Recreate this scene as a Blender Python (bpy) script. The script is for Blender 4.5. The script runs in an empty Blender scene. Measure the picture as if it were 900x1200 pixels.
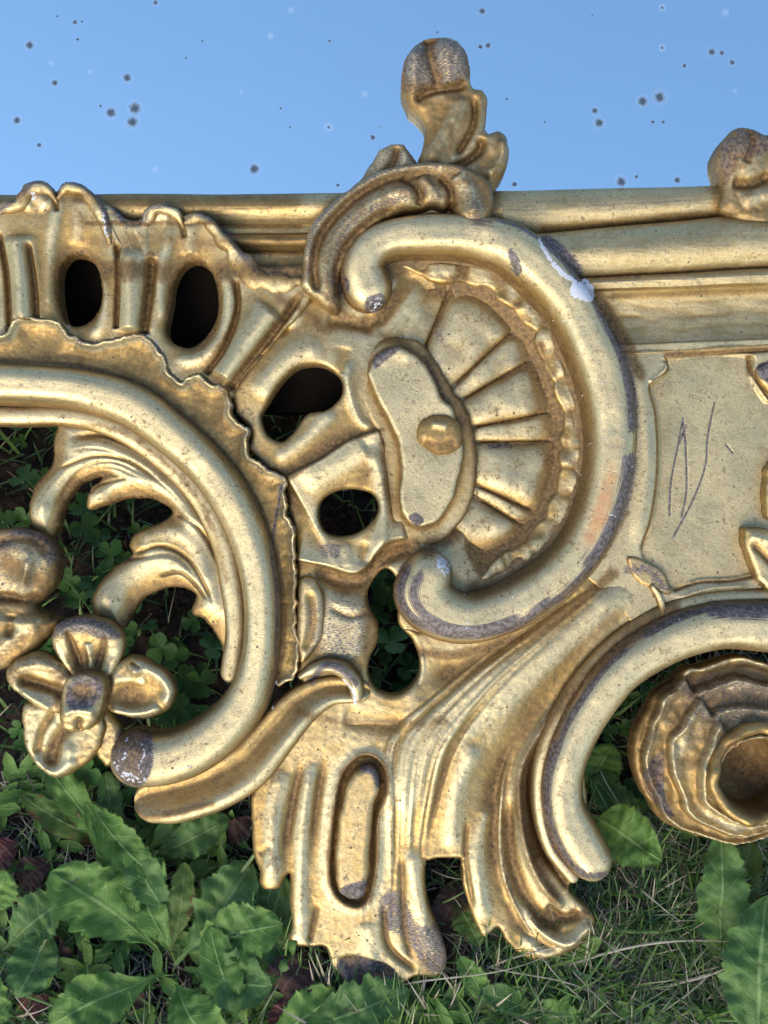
import bpy, math, random
import numpy as np
from mathutils import Matrix, Vector
R = math.radians
random.seed(7); RNG = np.random.default_rng(11)
scene = bpy.context.scene
COL = scene.collection

# ------------------------------------------------------------------ camera, sky, sun
S = 0.0005                    # one unit of the carver's drawing = 0.5 mm
D = 1300.0                    # camera distance in drawing units
PITCH = R(66)
XA = Vector((1, 0, 0)); YA = Vector((0, math.sin(PITCH), math.cos(PITCH))); ZA = Vector((0, -math.cos(PITCH), math.sin(PITCH)))
ORG = Vector((0, 0, 592 * S * math.cos(PITCH)))
ROOTM = Matrix(((XA.x, YA.x, ZA.x, ORG.x), (XA.y, YA.y, ZA.y, ORG.y), (XA.z, YA.z, ZA.z, ORG.z), (0, 0, 0, 1)))
cam_d = bpy.data.cameras.new('camera'); cam = bpy.data.objects.new('camera', cam_d); COL.objects.link(cam)
cam_d.sensor_fit = 'VERTICAL'; cam_d.sensor_height = 24; cam_d.lens = 24 * D / 1200
cam_d.clip_start = 0.02; cam_d.clip_end = 2000
cm = ROOTM.copy(); cp = ORG + ZA * D * S; cm.translation = cp
cam.matrix_world = cm
cam_d.dof.use_dof = True; cam_d.dof.focus_distance = (D - 30) * S; cam_d.dof.aperture_fstop = 18
scene.camera = cam

SUN_EL, SUN_AZ = R(27), R(-160)      # azimuth measured from +Y towards +X
world = bpy.data.worlds.new('World'); scene.world = world; world.use_nodes = True
wn = world.node_tree; bgn = wn.nodes['Background']
sky = wn.nodes.new('ShaderNodeTexSky'); sky.sky_type = 'NISHITA'; sky.sun_disc = False
sky.sun_elevation = SUN_EL; sky.sun_rotation = SUN_AZ; sky.dust_density = 1.0; sky.ozone_density = 2.2; sky.air_density = 1.0
wn.links.new(sky.outputs[0], bgn.inputs[0]); bgn.inputs[1].default_value = 0.15
sl = bpy.data.lights.new('sun', 'SUN'); sl.energy = 1.0; sl.angle = R(45); sl.color = (1.0, 0.84, 0.62)
so = bpy.data.objects.new('sun', sl); COL.objects.link(so)
sd = Vector((math.sin(SUN_AZ) * math.cos(SUN_EL), math.cos(SUN_AZ) * math.cos(SUN_EL), math.sin(SUN_EL)))
so.rotation_euler = sd.to_track_quat('Z', 'Y').to_euler()
scene.view_settings.view_transform = 'Standard'; scene.view_settings.look = 'None'
scene.view_settings.gamma = 1; scene.view_settings.use_curve_mapping = False
scene.view_settings.exposure = 1.42
scene.cycles.max_bounces = 10; scene.cycles.glossy_bounces = 6; scene.cycles.diffuse_bounces = 3

# ------------------------------------------------------------------ numeric helpers
def cr(pts, n=8, closed=False):
    P = np.array(pts, float); m = len(P)
    if m < 3: 
        t = np.linspace(0, 1, n * (m - 1) + 1)[:, None]; return P[0] * (1 - t) + P[-1] * t
    if closed: Q = np.vstack([P[-1], P, P[0], P[1]]); segs = m
    else: Q = np.vstack([2 * P[0] - P[1], P, 2 * P[-1] - P[-2]]); segs = m - 1
    t = np.linspace(0, 1, n, endpoint=False)[:, None]; out = []
    for i in range(segs):
        a, b, c, d = Q[i], Q[i + 1], Q[i + 2], Q[i + 3]
        out.append(0.5 * (2 * b + (c - a) * t + (2 * a - 5 * b + 4 * c - d) * t ** 2 + (3 * b - a - 3 * c + d) * t ** 3))
    o = np.vstack(out)
    return o if closed else np.vstack([o, P[-1:]])

def resample(P, step):
    seg = np.hypot(*np.diff(P[:, :2], axis=0).T); L = np.concatenate([[0], np.cumsum(seg)])
    n = max(3, int(L[-1] / step)); q = np.linspace(0, L[-1], n)
    return np.stack([np.interp(q, L, P[:, k]) for k in range(P.shape[1])], 1), q

def dline(U, V, P):
    """distance, parameter (0..1) and signed distance (right-hand side positive) to an open polyline"""
    best = np.full(U.shape, 1e18); T = np.zeros(U.shape); SG = np.zeros(U.shape)
    seg = np.hypot(*np.diff(P[:, :2], axis=0).T); L = np.concatenate([[0], np.cumsum(seg)]); tot = max(L[-1], 1e-6)
    for i in range(len(P) - 1):
        a, b = P[i, :2], P[i + 1, :2]; e = b - a; l2 = max(e @ e, 1e-9)
        wu = U - a[0]; wv = V - a[1]
        h = np.clip((wu * e[0] + wv * e[1]) / l2, 0, 1)
        d2 = (wu - e[0] * h) ** 2 + (wv - e[1] * h) ** 2
        k = d2 < best
        best = np.where(k, d2, best); T = np.where(k, (L[i] + h * seg[i]) / tot, T)
        SG = np.where(k, np.sign(e[0] * wv - e[1] * wu), SG)
    d = np.sqrt(best)
    return d, T, d * SG

def sdf(U, V, P):
    """signed distance to a closed polygon, negative inside"""
    best = np.full(U.shape, 1e18); ins = np.zeros(U.shape, bool)
    n = len(P)
    for i in range(n):
        a, b = P[i, :2], P[(i + 1) % n, :2]; e = b - a; l2 = max(e @ e, 1e-9)
        wu = U - a[0]; wv = V - a[1]
        h = np.clip((wu * e[0] + wv * e[1]) / l2, 0, 1)
        best = np.minimum(best, (wu - e[0] * h) ** 2 + (wv - e[1] * h) ** 2)
        if a[1] != b[1]:
            c = ((a[1] <= V) != (b[1] <= V)) & (U < a[0] + (V - a[1]) / (b[1] - a[1]) * e[0])
            ins ^= c
    d = np.sqrt(best)
    return np.where(ins, -d, d)

_lat = RNG.random((8, 256, 256))
def vnoise(U, V, sc, seed=0):
    x = U / sc + 40.3 + seed * 13.7; y = V / sc + 71.9 + seed * 5.1
    xi = np.floor(x).astype(int); yi = np.floor(y).astype(int); fx = x - xi; fy = y - yi
    fx = fx * fx * fx * (fx * (fx * 6 - 15) + 10); fy = fy * fy * fy * (fy * (fy * 6 - 15) + 10)
    A = _lat[seed % 8]
    g = lambda i, j: A[(xi + i) % 256, (yi + j) % 256]
    return ((g(0, 0) * (1 - fx) + g(1, 0) * fx) * (1 - fy) + (g(0, 1) * (1 - fx) + g(1, 1) * fx) * fy) * 2 - 1
def fbm(U, V, sc, seed=0, o=3):
    r = 0; a = 1
    for k in range(o): r = r + a * vnoise(U, V, sc / 2 ** k, seed + k); a *= 0.5
    return r
def gs(x): return np.exp(-x * x)
def sstep(x): x = np.clip(x, 0, 1); return x * x * (3 - 2 * x)
def rnd(x): x = np.clip(x, 0, 1); return np.sqrt(np.maximum(1 - (1 - x) ** 2, 0))

# wear on the gilding: (channel, kind, points, width, strength); channels 0 brown toning, 1 grey bole, 2 chalk, 3 red bole
WEAR = []
def wear(ch, pts, w, s, n=6): WEAR.append((ch, 'line', cr(pts, n), w, s))
def wearp(ch, pts, w, s): WEAR.append((ch, 'poly', cr(pts, 5, True), w, s))
def wear_at(U, V):
    out = np.zeros(U.shape + (4,))
    for ch, kind, P, w, s in WEAR:
        m = (U > P[:, 0].min() - 2.5 * w) & (U < P[:, 0].max() + 2.5 * w) & (V > P[:, 1].min() - 2.5 * w) & (V < P[:, 1].max() + 2.5 * w)
        if not m.any(): continue
        if kind == 'line': d = dline(U[m], V[m], P)[0]; val = s * gs(d / w)
        else: d = sdf(U[m], V[m], P); val = s * sstep(0.5 - d / (2 * w))
        out[m, ch] = np.maximum(out[m, ch], val)
    return out

# ------------------------------------------------------------------ mesh output
def mesh_obj(name, verts, faces, mat, parent=None, smooth=True, sharp=None):
    me = bpy.data.meshes.new(name); me.from_pydata([tuple(map(float, v)) for v in verts] if not isinstance(verts, np.ndarray) else verts.tolist(), [], faces if isinstance(faces, list) else faces.tolist())
    if smooth: me.polygons.foreach_set('use_smooth', [True] * len(me.polygons))
    me.materials.append(mat)
    o = bpy.data.objects.new(name, me); COL.objects.link(o)
    if parent: o.parent = parent
    return o
def tag(o, label=None, cat=None, group=None, kind=None):
    if label: o['label'] = label
    if cat: o['category'] = cat
    if group: o['group'] = group
    if kind: o['kind'] = kind
    return o
def quad_mesh(name, V3, Q, mat, parent, attr=None, flow=None, rub=None):
    me = bpy.data.meshes.new(name); nv = len(V3); nq = len(Q)
    me.vertices.add(nv); me.vertices.foreach_set('co', np.ascontiguousarray(V3, dtype=np.float32).ravel())
    me.loops.add(nq * 4); me.loops.foreach_set('vertex_index', np.ascontiguousarray(Q, dtype=np.int32).ravel())
    me.polygons.add(nq); me.polygons.foreach_set('loop_start', np.arange(0, nq * 4, 4, dtype=np.int32)); me.polygons.foreach_set('loop_total', np.full(nq, 4, dtype=np.int32))
    me.update(calc_edges=True); me.validate()
    me.polygons.foreach_set('use_smooth', np.ones(len(me.polygons), bool))
    if attr is not None:
        a = me.attributes.new('wear', 'FLOAT_COLOR', 'POINT'); a.data.foreach_set('color', np.ascontiguousarray(attr, dtype=np.float32).ravel())
        if rub is None: rub = np.clip(.55 - attr[:, 0], 0, 1)
        c = me.attributes.new('rub', 'FLOAT', 'POINT'); c.data.foreach_set('value', np.ascontiguousarray(rub, dtype=np.float32))
        b = me.attributes.new('flow', 'FLOAT_VECTOR', 'POINT'); b.data.foreach_set('vector', np.ascontiguousarray(flow, dtype=np.float32).ravel())
    me.materials.append(mat)
    o = bpy.data.objects.new(name, me); COL.objects.link(o); o.parent = parent
    return o
def to3(U, V, Z, h0):
    k = 1 - h0 / D
    return np.stack([(U - 450) * k * S, (600 - V) * k * S, Z * S], -1)

# ------------------------------------------------------------------ carved relief: a height field inside an outline
class Relief:
    def __init__(s, outline, h0=10, z=0., step=1.5, holes=(), er=6., ed=6., back=-18., raw=False, n=6):
        P = np.array(outline, float) if raw else cr(outline, n, True)
        if not raw:
            j1 = vnoise(P[:, 0], P[:, 1], 11, 2) * 1.1 + vnoise(P[:, 0], P[:, 1], 5, 5) * .5; j2 = vnoise(P[:, 0], P[:, 1], 11, 6) * 1.1 + vnoise(P[:, 0], P[:, 1], 5, 1) * .5; P = P + np.stack([j1, j2], 1)
        u0, v0 = P[:, 0].min() - 3 * step, P[:, 1].min() - 3 * step; u1, v1 = P[:, 0].max() + 3 * step, P[:, 1].max() + 3 * step
        us = np.arange(u0, u1, step); vs = np.arange(v0, v1, step)
        s.U, s.V = np.meshgrid(us, vs); s.step = step; s.h0 = h0; s.er = er; s.ed = ed; s.back = back
        s.M = sdf(s.U, s.V, P)
        for h in holes:
            H = cr(h, 5, True)
            if H[:, 0].max() < u0 or H[:, 0].min() > u1 or H[:, 1].max() < v0 or H[:, 1].min() > v1: continue
            s.M = np.maximum(s.M, -sdf(s.U, s.V, H))
        s.Z = np.full(s.U.shape, float(z)); s.G = np.zeros(s.U.shape)
    def win(s, P, pad):
        j = np.where((s.U[0] > P[:, 0].min() - pad) & (s.U[0] < P[:, 0].max() + pad))[0]
        i = np.where((s.V[:, 0] > P[:, 1].min() - pad) & (s.V[:, 0] < P[:, 1].max() + pad))[0]
        if len(i) == 0 or len(j) == 0: return None
        return (slice(i[0], i[-1] + 1), slice(j[0], j[-1] + 1))
    def line(s, pts, w, h, taper=(.15, .15), prof='g', n=6, grime=None):
        """a ridge (h>0) or a groove (h<0) along a curve"""
        P = cr(pts, n); W = s.win(P, 3.2 * w)
        if W is None: return s
        d, t, sg = dline(s.U[W], s.V[W], P)
        tp = (sstep(t / taper[0]) if taper[0] else 1) * (sstep((1 - t) / taper[1]) if taper[1] else 1)
        f = gs(d / w) if prof == 'g' else (rnd(1 - d / w) if prof == 'r' else np.clip(1 - d / w, 0, 1))
        s.Z[W] += h * f * tp
        if grime is None: grime = 0.75 if (h < 0 and w < 5) else (0.5 if h < 0 else 0)
        if grime: s.G[W] = np.maximum(s.G[W], grime * gs(d / (w * 0.9)) * tp)
        return s
    def fold(s, pts, side, L, h, w=2., taper=(.15, .15), n=6, grime=.5):
        """a step: surface stands h higher on one side of the curve and eases off over L"""
        P = cr(pts, n); W = s.win(P, 3 * L)
        if W is None: return s
        d, t, sg = dline(s.U[W], s.V[W], P); sg = sg * side
        tp = (sstep(t / taper[0]) if taper[0] else 1) * (sstep((1 - t) / taper[1]) if taper[1] else 1)
        s.Z[W] += h * sstep((sg + w) / (2 * w)) * np.exp(-np.maximum(sg, 0) / L) * tp
        if grime: s.G[W] = np.maximum(s.G[W], grime * gs((sg + w) / 2.6) * tp)
        return s
    def pad(s, pts, r, h, prof='r', n=5):
        """a raised (h>0) or sunk (h<0) field with rounded shoulders"""
        P = cr(pts, n, True); W = s.win(P, 4)
        if W is None: return s
        x = -sdf(s.U[W], s.V[W], P) / r
        s.Z[W] += h * (rnd(x) if prof == 'r' else sstep(x))
        return s
    def blob(s, u, v, ru, rv, ang, h, p='g'):
        c, sn = math.cos(R(ang)), math.sin(R(ang)); a = ((s.U - u) * c + (s.V - v) * sn) / ru; b = (-(s.U - u) * sn + (s.V - v) * c) / rv
        q = a * a + b * b
        s.Z += h * (np.exp(-q) if p == 'g' else np.sqrt(np.clip(1 - q, 0, 1)))
        return s
    def rough(s, a1=.5, a2=.9):
        s.Z += a1 * .5 * fbm(s.U, s.V, 6, 1, 2) + a2 * .8 * vnoise(s.U, s.V, 38, 3)
        return s
    def pooled(s, rad, k, sign=1):
        m = (s.M < 0).astype(float); n = max(2, int(rad / s.step))
        def box(a):
            for ax in (0, 1):
                for _ in range(2):
                    c = np.cumsum(np.pad(a, [(n + 1, n) if i == ax else (0, 0) for i in (0, 1)], mode='edge'), axis=ax)
                    a = (np.take(c, range(2 * n + 1, c.shape[ax]), ax) - np.take(c, range(0, c.shape[ax] - 2 * n - 1), ax)) / (2 * n + 1)
            return a
        return np.clip(sign * (box(s.Z * m) / (box(m) + 1e-3) - s.Z) * k, 0, 1)
    def build(s, name, parent, mat, label=None, rough=(.22, .9), ws=1., pale=0., pool=1.):
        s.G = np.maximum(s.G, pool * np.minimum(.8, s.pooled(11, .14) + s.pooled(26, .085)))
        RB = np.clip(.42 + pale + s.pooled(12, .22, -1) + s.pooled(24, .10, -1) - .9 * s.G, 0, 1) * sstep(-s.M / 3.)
        s.rough(*rough)
        Z = s.Z - s.ed * (1 - rnd(-s.M / s.er)); M = s.M; st = s.step
        keep = M < st * .75
        q = keep[:-1, :-1] & keep[1:, :-1] & keep[1:, 1:] & keep[:-1, 1:]
        nr, nc = M.shape; idx = np.arange(nr * nc).reshape(nr, nc)
        Q = np.stack([idx[:-1, :-1][q], idx[1:, :-1][q], idx[1:, 1:][q], idx[:-1, 1:][q]], 1)
        E = np.concatenate([Q[:, [0, 1]], Q[:, [1, 2]], Q[:, [2, 3]], Q[:, [3, 0]]])
        key = E[:, 0].astype(np.int64) * (nr * nc) + E[:, 1]; rev = E[:, 1].astype(np.int64) * (nr * nc) + E[:, 0]
        B = E[~np.isin(key, rev)]
        gy, gx = np.gradient(M, st); bu = np.unique(B)
        U = s.U.ravel().copy(); V = s.V.ravel().copy(); m = M.ravel()
        gn = np.hypot(gx, gy).ravel()[bu] + 1e-6
        mv = np.clip(m[bu], -1.4 * st, 1.4 * st)
        U[bu] -= mv * gx.ravel()[bu] / gn; V[bu] -= mv * gy.ravel()[bu] / gn
        Zf = Z.ravel().copy()
        # the projected rim takes the rounded-over height
        used = np.unique(Q); remap = np.full(nr * nc, -1); remap[used] = np.arange(len(used))
        top = to3(U[used], V[used], Zf[used], s.h0)
        nb = len(bu); rb = np.full(nr * nc, -1); rb[bu] = np.arange(nb)
        n0 = len(used)
        zt = Zf[bu]; lev = [zt, zt * .4 + s.back * .6, np.full(nb, s.back)]
        W3 = [to3(U[bu], V[bu], z, s.h0) for z in lev]
        faces = [remap[Q]]
        for k in range(2):
            a, b = rb[B[:, 0]] + n0 + k * nb, rb[B[:, 1]] + n0 + k * nb
            faces.append(np.stack([b, a, a + nb, b + nb], 1))
        Vv = np.vstack([top] + W3); uu = np.concatenate([U[used]] + [U[bu]] * 3); vv = np.concatenate([V[used]] + [V[bu]] * 3)
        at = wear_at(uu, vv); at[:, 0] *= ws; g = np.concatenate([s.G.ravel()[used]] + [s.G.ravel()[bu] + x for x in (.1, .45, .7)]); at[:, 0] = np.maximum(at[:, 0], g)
        o = quad_mesh(name, Vv, np.vstack(faces), mat, parent, at, np.stack([uu * 14, vv, uu * 0], 1), np.concatenate([RB.ravel()[used], np.zeros(3 * len(bu))]))
        if label: o['label'] = label
        return o

# ------------------------------------------------------------------ carved bead: a profile run along a curve
def bead(name, pts, parent, mat, prof, h0=35, zlow=0., label=None, caps=(True, True), step=2.2, m=30, wav=None, wear_s=(), rough=(.15, .7), grime_s=()):
    """pts rows: u, v, half width, base z, crest height"""
    P, q = resample(cr(pts, 10), step)
    if prof is p_main or name == 'c_scroll': P[:, 4] *= .84
    if wav is not None: P = wav(P, q)
    T = np.gradient(P[:, :2], axis=0); T /= np.hypot(T[:, 0], T[:, 1])[:, None] + 1e-9
    rows = []; a = np.linspace(0, 1, 11)[1:-1] * math.pi / 2; a = np.append(a, math.pi / 2 * .985)
    def row(i, off, wf, hf): return np.concatenate([P[i, :2] + T[i] * off, T[i], [P[i, 2] * wf, P[i, 3], P[i, 4] * hf]])
    if caps[0]: rows += [row(0, -P[0, 2] * math.sin(x), math.cos(x), math.cos(x) ** .8) for x in a[::-1]]
    rows += [row(i, 0, 1, 1) for i in range(len(P))]
    if caps[1]: rows += [row(-1, P[-1, 2] * math.sin(x), math.cos(x), math.cos(x) ** .8) for x in a]
    A = np.array(rows); n = len(A)
    sv = np.sin(np.linspace(-1, 1, m) * math.pi / 2)
    nu, nv = -A[:, 3], A[:, 2]
    U = A[:, 0:1] + nu[:, None] * A[:, 4:5] * sv; V = A[:, 1:2] + nv[:, None] * A[:, 4:5] * sv
    Z = A[:, 5:6] + A[:, 6:7] * prof(sv)[None, :]
    Z = Z + rough[0] * fbm(U, V, 9, 2, 3) + rough[1] * vnoise(U, V, 30, 4)
    LU, LV = U, V
    # sidewalls: duplicated border columns dropped to zlow
    def wall(c): 
        z = Z[:, c]; u = U[:, c]; v = V[:, c]
        return [(u, v, z), (u, v, np.minimum(z * .5 + zlow * .5, z)), (u, v, np.full(n, float(zlow)))]
    al = np.cumsum(np.concatenate([[0], np.hypot(*np.diff(A[:, :2], axis=0).T)]))
    vs = [to3(U, V, Z, h0).reshape(-1, 3)]; uu = [U.ravel()]; vv = [V.ravel()]
    fl = [np.stack([np.repeat(al[:, None], m, 1), sv[None, :] * A[:, 4:5], sv[None, :] + 0 * A[:, 4:5]], -1).reshape(-1, 3)]
    idx = np.arange(n * m).reshape(n, m)
    F = [np.stack([idx[:-1, :-1].ravel(), idx[1:, :-1].ravel(), idx[1:, 1:].ravel(), idx[:-1, 1:].ravel()], 1)]
    k = n * m
    for c, flip in ((0, 1), (m - 1, 0)):
        w = wall(c)
        for (u, v, z) in w:
            vs.append(to3(u, v, z, h0)); uu.append(u); vv.append(v); fl.append(np.stack([al, u * 0 + sv[c] * A[:, 4], u * 0 + sv[c]], 1))
        for r in range(2):
            a0 = np.arange(n - 1) + k + r * n
            f = np.stack([a0, a0 + 1, a0 + 1 + n, a0 + n], 1)
            F.append(f[:, ::-1] if flip else f)
        k += 3 * n
    VV = np.vstack(vs); U1 = np.concatenate(uu); V1 = np.concatenate(vv); FL = np.vstack(fl)
    at = wear_at(U1, V1)
    t = FL[:, 0] / al[-1]
    for (ch, t0, t1, s0, w, st) in wear_s:      # wear running along the bead
        f = st * gs((FL[:, 2] - s0) / w) * sstep((t - t0) / .03) * sstep((t1 - t) / .03); at[:, ch] = np.maximum(at[:, ch], f)
    at[:, 0] = np.maximum(at[:, 0], .75 * sstep((np.abs(FL[:, 2]) - .80) / .2)); at[n * m:, 0] = np.maximum(at[n * m:, 0], .62)
    Fa = np.vstack(F)
    p = VV[Fa[:(n - 1) * (m - 1)]]; nz = np.cross(p[:, 1] - p[:, 0], p[:, 2] - p[:, 0])[:, 2].sum()
    if nz < 0: Fa = Fa[:, ::-1]
    rb_ = (.25 + .75 * prof(FL[:, 2]) ** 2) * (np.arange(len(FL)) < n * m) * np.clip(1 - .8 * at[:, 0], 0, 1)
    o = quad_mesh(name, VV, Fa, mat, parent, at, FL, rb_)
    if label: o['label'] = label
    return o

def p_round(s): return np.sqrt(np.maximum(1 - np.abs(s) ** 2.2, 0))
def p_soft(s): return np.maximum(1 - np.abs(s) ** 2.6, 0) ** .75
def p_main(s):   # the outer side (s=-1) carries a thin fillet, the face is gently domed
    return np.maximum(1 - np.abs(s) ** 4.2, 0) ** .6 * (1.02 - .20 * s * s) - .09 * gs((s + .88) / .045) - .03 * gs((s - .15) / .3)
def p_lip(s): return np.maximum(1 - np.abs(s) ** 3, 0) ** .6 * (1 - .28 * (s * .5 + .5))

# ------------------------------------------------------------------ materials
def nt(name):
    m = bpy.data.materials.new(name); m.use_nodes = True; t = m.node_tree; return m, t, t.nodes['Principled BSDF']
class N:
    def __init__(s, t): s.t = t
    def new(s, ty, **k):
        n = s.t.nodes.new('ShaderNode' + ty)
        for a, b in k.items(): setattr(n, a, b)
        return n
    def set(s, sock, v):
        if isinstance(v, bpy.types.NodeSocket): s.t.links.new(v, sock)
        else: sock.default_value = v
    def math(s, op, a, b=0., c=None, clamp=False):
        n = s.new('Math', operation=op, use_clamp=clamp); s.set(n.inputs[0], a); s.set(n.inputs[1], b)
        if c is not None: s.set(n.inputs[2], c)
        return n.outputs[0]
    def noise(s, vec, sc, det=4, rough=.55, dist=0.):
        n = s.new('TexNoise'); s.set(n.inputs['Vector'], vec); n.inputs['Scale'].default_value = sc; n.inputs['Detail'].default_value = det; n.inputs['Roughness'].default_value = rough; n.inputs['Distortion'].default_value = dist
        return n.outputs['Fac']
    def mr(s, v, a, b, c=0., d=1., smooth=True):
        n = s.new('MapRange', interpolation_type='SMOOTHSTEP' if smooth else 'LINEAR')
        for i, x in enumerate((v, a, b, c, d)): s.set(n.inputs[i], x)
        return n.outputs[0]
    def mix(s, f, a, b):
        n = s.new('Mix', data_type='RGBA'); s.set(n.inputs[0], f); s.set(n.inputs[6], a); s.set(n.inputs[7], b); return n.outputs[2]
    def vmul(s, v, k):
        n = s.new('VectorMath', operation='MULTIPLY'); s.set(n.inputs[0], v); n.inputs[1].default_value = k; return n.outputs[0]
    def bump(s, h, strength, dist):
        n = s.new('Bump'); n.inputs['Strength'].default_value = strength; n.inputs['Distance'].default_value = dist; s.set(n.inputs['Height'], h); return n.outputs[0]

def gold_material():
    m, t, b = nt('worn water gilding'); g = N(t)
    co = g.new('TexCoord').outputs['Object']
    at = g.new('Attribute', attribute_name='wear'); sep = g.new('SeparateColor'); t.links.new(at.outputs['Color'], sep.inputs[0])
    w0, w1, w2 = sep.outputs; w3 = at.outputs['Alpha']
    fl = g.new('Attribute', attribute_name='flow').outputs['Vector']
    streak = g.noise(g.vmul(fl, (.016, .8, .8)), 1, 5, .65)
    nA = g.noise(co, 28, 5, .62); nB = g.noise(co, 110, 5, .65, .6); nC = g.noise(co, 480, 4, .6); nD = g.noise(co, 1400, 2, .6)
    vor = g.new('TexVoronoi', feature='F1'); t.links.new(co, vor.inputs['Vector']); vor.inputs['Scale'].default_value = 210; vor.inputs['Randomness'].default_value = 1
    vsize = g.new('SeparateColor'); t.links.new(vor.outputs['Color'], vsize.inputs[0])
    rad = g.mr(vsize.outputs[0], .72, 1., 0.02, .2)
    spot = g.math('MULTIPLY', g.mr(g.math('SUBTRACT', rad, vor.outputs['Distance']), 0., .06), g.math('GREATER_THAN', vsize.outputs[0], .74))
    rub = g.new('Attribute', attribute_name='rub').outputs['Fac']
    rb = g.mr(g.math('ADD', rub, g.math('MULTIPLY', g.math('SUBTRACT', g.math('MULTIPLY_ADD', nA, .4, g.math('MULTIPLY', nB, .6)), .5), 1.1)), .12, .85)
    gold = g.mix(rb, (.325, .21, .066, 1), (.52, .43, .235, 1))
    gold = g.mix(g.mr(nB, .52, .74, 0, .25), gold, (.28, .18, .05, 1))
    gold = g.mix(g.mr(nC, .56, .75, 0, .35), gold, (.17, .13, .085, 1))
    # leaf rubbed thin: patches where ochre and grey bole grin through
    thin = g.mr(g.math('ADD', nB, g.math('MULTIPLY', g.math('SUBTRACT', nC, .5), 1.1)), .62, .76, 0, .6)
    gold = g.mix(thin, gold, (.10, .072, .04, 1))
    gold = g.mix(g.mr(g.noise(co, 1300, 3, .7), .50, .70, 0, .62), gold, (.13, .09, .045, 1)); gold = g.mix(g.mr(g.noise(co, 260, 6, .72, .8), .53, .66, 0, .5), gold, (.21, .15, .075, 1)); gold = g.mix(g.mr(g.noise(co, 700, 4, .7), .50, .70, 0, .35), gold, (.52, .45, .27, 1))
    gold = g.mix(g.mr(g.noise(g.vmul(fl, (.012, 1.1, 1.1)), 1, 4, .65), .54, .72, 0, .45), gold, (.17, .13, .10, 1))
    def mask(w, lo, hi, ns, amt=.9): 
        return g.mr(g.math('ADD', w, g.math('MULTIPLY', g.math('SUBTRACT', ns, .5), amt)), lo, hi)
    m0 = mask(w0, .16, .70, g.math('MULTIPLY_ADD', nC, .4, g.math('MULTIPLY', nB, .6)), 1.5); m1 = g.math('MULTIPLY', mask(w1, .34, .66, g.math('MULTIPLY_ADD', streak, .78, g.math('MULTIPLY_ADD', nC, .16, g.math('MULTIPLY', nB, .06))), 2.3), .92)
    m3 = g.math('MULTIPLY', mask(w3, .20, 1.0, g.math('MULTIPLY_ADD', streak, .6, g.math('MULTIPLY', nB, .4)), 1.8), .75); m2 = mask(w2, .42, .56, g.math('MULTIPLY_ADD', nC, .65, g.math('MULTIPLY', nB, .35)), 2.3)
    col = g.mix(m3, gold, (.50, .24, .10, 1))
    col = g.mix(m1, col, g.mix(g.mr(nC, .38, .66), (.028, .022, .028, 1), (.145, .125, .132, 1)))
    col = g.mix(g.math('MULTIPLY', m0, .9), col, g.mix(g.mr(nC, .3, .7), (.048, .024, .008, 1), (.20, .115, .036, 1)))
    col = g.mix(g.math('MULTIPLY', spot, .8), col, (.05, .035, .025, 1))
    col = g.mix(m2, col, (.44, .455, .475, 1))
    b.inputs['Base Color'].default_value = (1, 1, 1, 1); t.links.new(col, b.inputs['Base Color'])
    vc_ = g.new('TexVoronoi', feature='DISTANCE_TO_EDGE'); t.links.new(g.vmul(co, (1, .55, 1)), vc_.inputs['Vector']); vc_.inputs['Scale'].default_value = 95
    crack = g.math('MULTIPLY', g.mr(vc_.outputs['Distance'], .022, .006), g.mr(nA, .48, .6))
    col = g.mix(g.math('MULTIPLY', crack, .55), col, (.06, .045, .03, 1))
    scr = g.noise(g.vmul(co, (900, 90, 90)), 1, 3, .6); scr2 = g.noise(g.vmul(co, (120, 1100, 90)), 1, 3, .6)
    scm = g.math('MAXIMUM', g.mr(scr, .66, .74), g.mr(scr2, .68, .76)); col = g.mix(g.math('MULTIPLY', scm, .5), col, (.10, .075, .05, 1))
    notm = g.math('MAXIMUM', g.math('MAXIMUM', m2, g.math('MULTIPLY', m1, .6)), g.math('MAXIMUM', g.math('MULTIPLY', m0, .38), g.math('MAXIMUM', g.math('MULTIPLY', spot, .8), g.math('MULTIPLY', thin, .6))))
    t.links.new(g.math('SUBTRACT', .84, g.math('MULTIPLY', notm, .84)), b.inputs['Metallic'])
    ro = g.math('ADD', g.mr(nA, .35, .65, .42, .58), g.math('MULTIPLY', g.math('SUBTRACT', nC, .5), .25))
    ro = g.math('ADD', ro, g.math('MULTIPLY', notm, .22))
    t.links.new(g.math('MAXIMUM', ro, g.math('MULTIPLY', m2, .95)), b.inputs['Roughness']); t.links.new(g.math('MULTIPLY_ADD', m2, -.4, .5), b.inputs['Specular IOR Level'])
    hh = g.math('ADD', g.math('MULTIPLY', nB, .45), g.math('ADD', g.math('MULTIPLY', nC, .55), g.math('ADD', g.math('MULTIPLY', nD, .38), g.math('MULTIPLY', streak, .35))))
    hh = g.math('SUBTRACT', hh, g.math('MULTIPLY', g.math('MAXIMUM', spot, g.math('MULTIPLY', m1, .4)), .6))
    hh = g.math('ADD', hh, g.math('MULTIPLY', m2, .5)); hh = g.math('SUBTRACT', hh, g.math('MULTIPLY', crack, .15))
    t.links.new(g.bump(hh, .5, .0005), b.inputs['Normal'])
    return m

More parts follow.
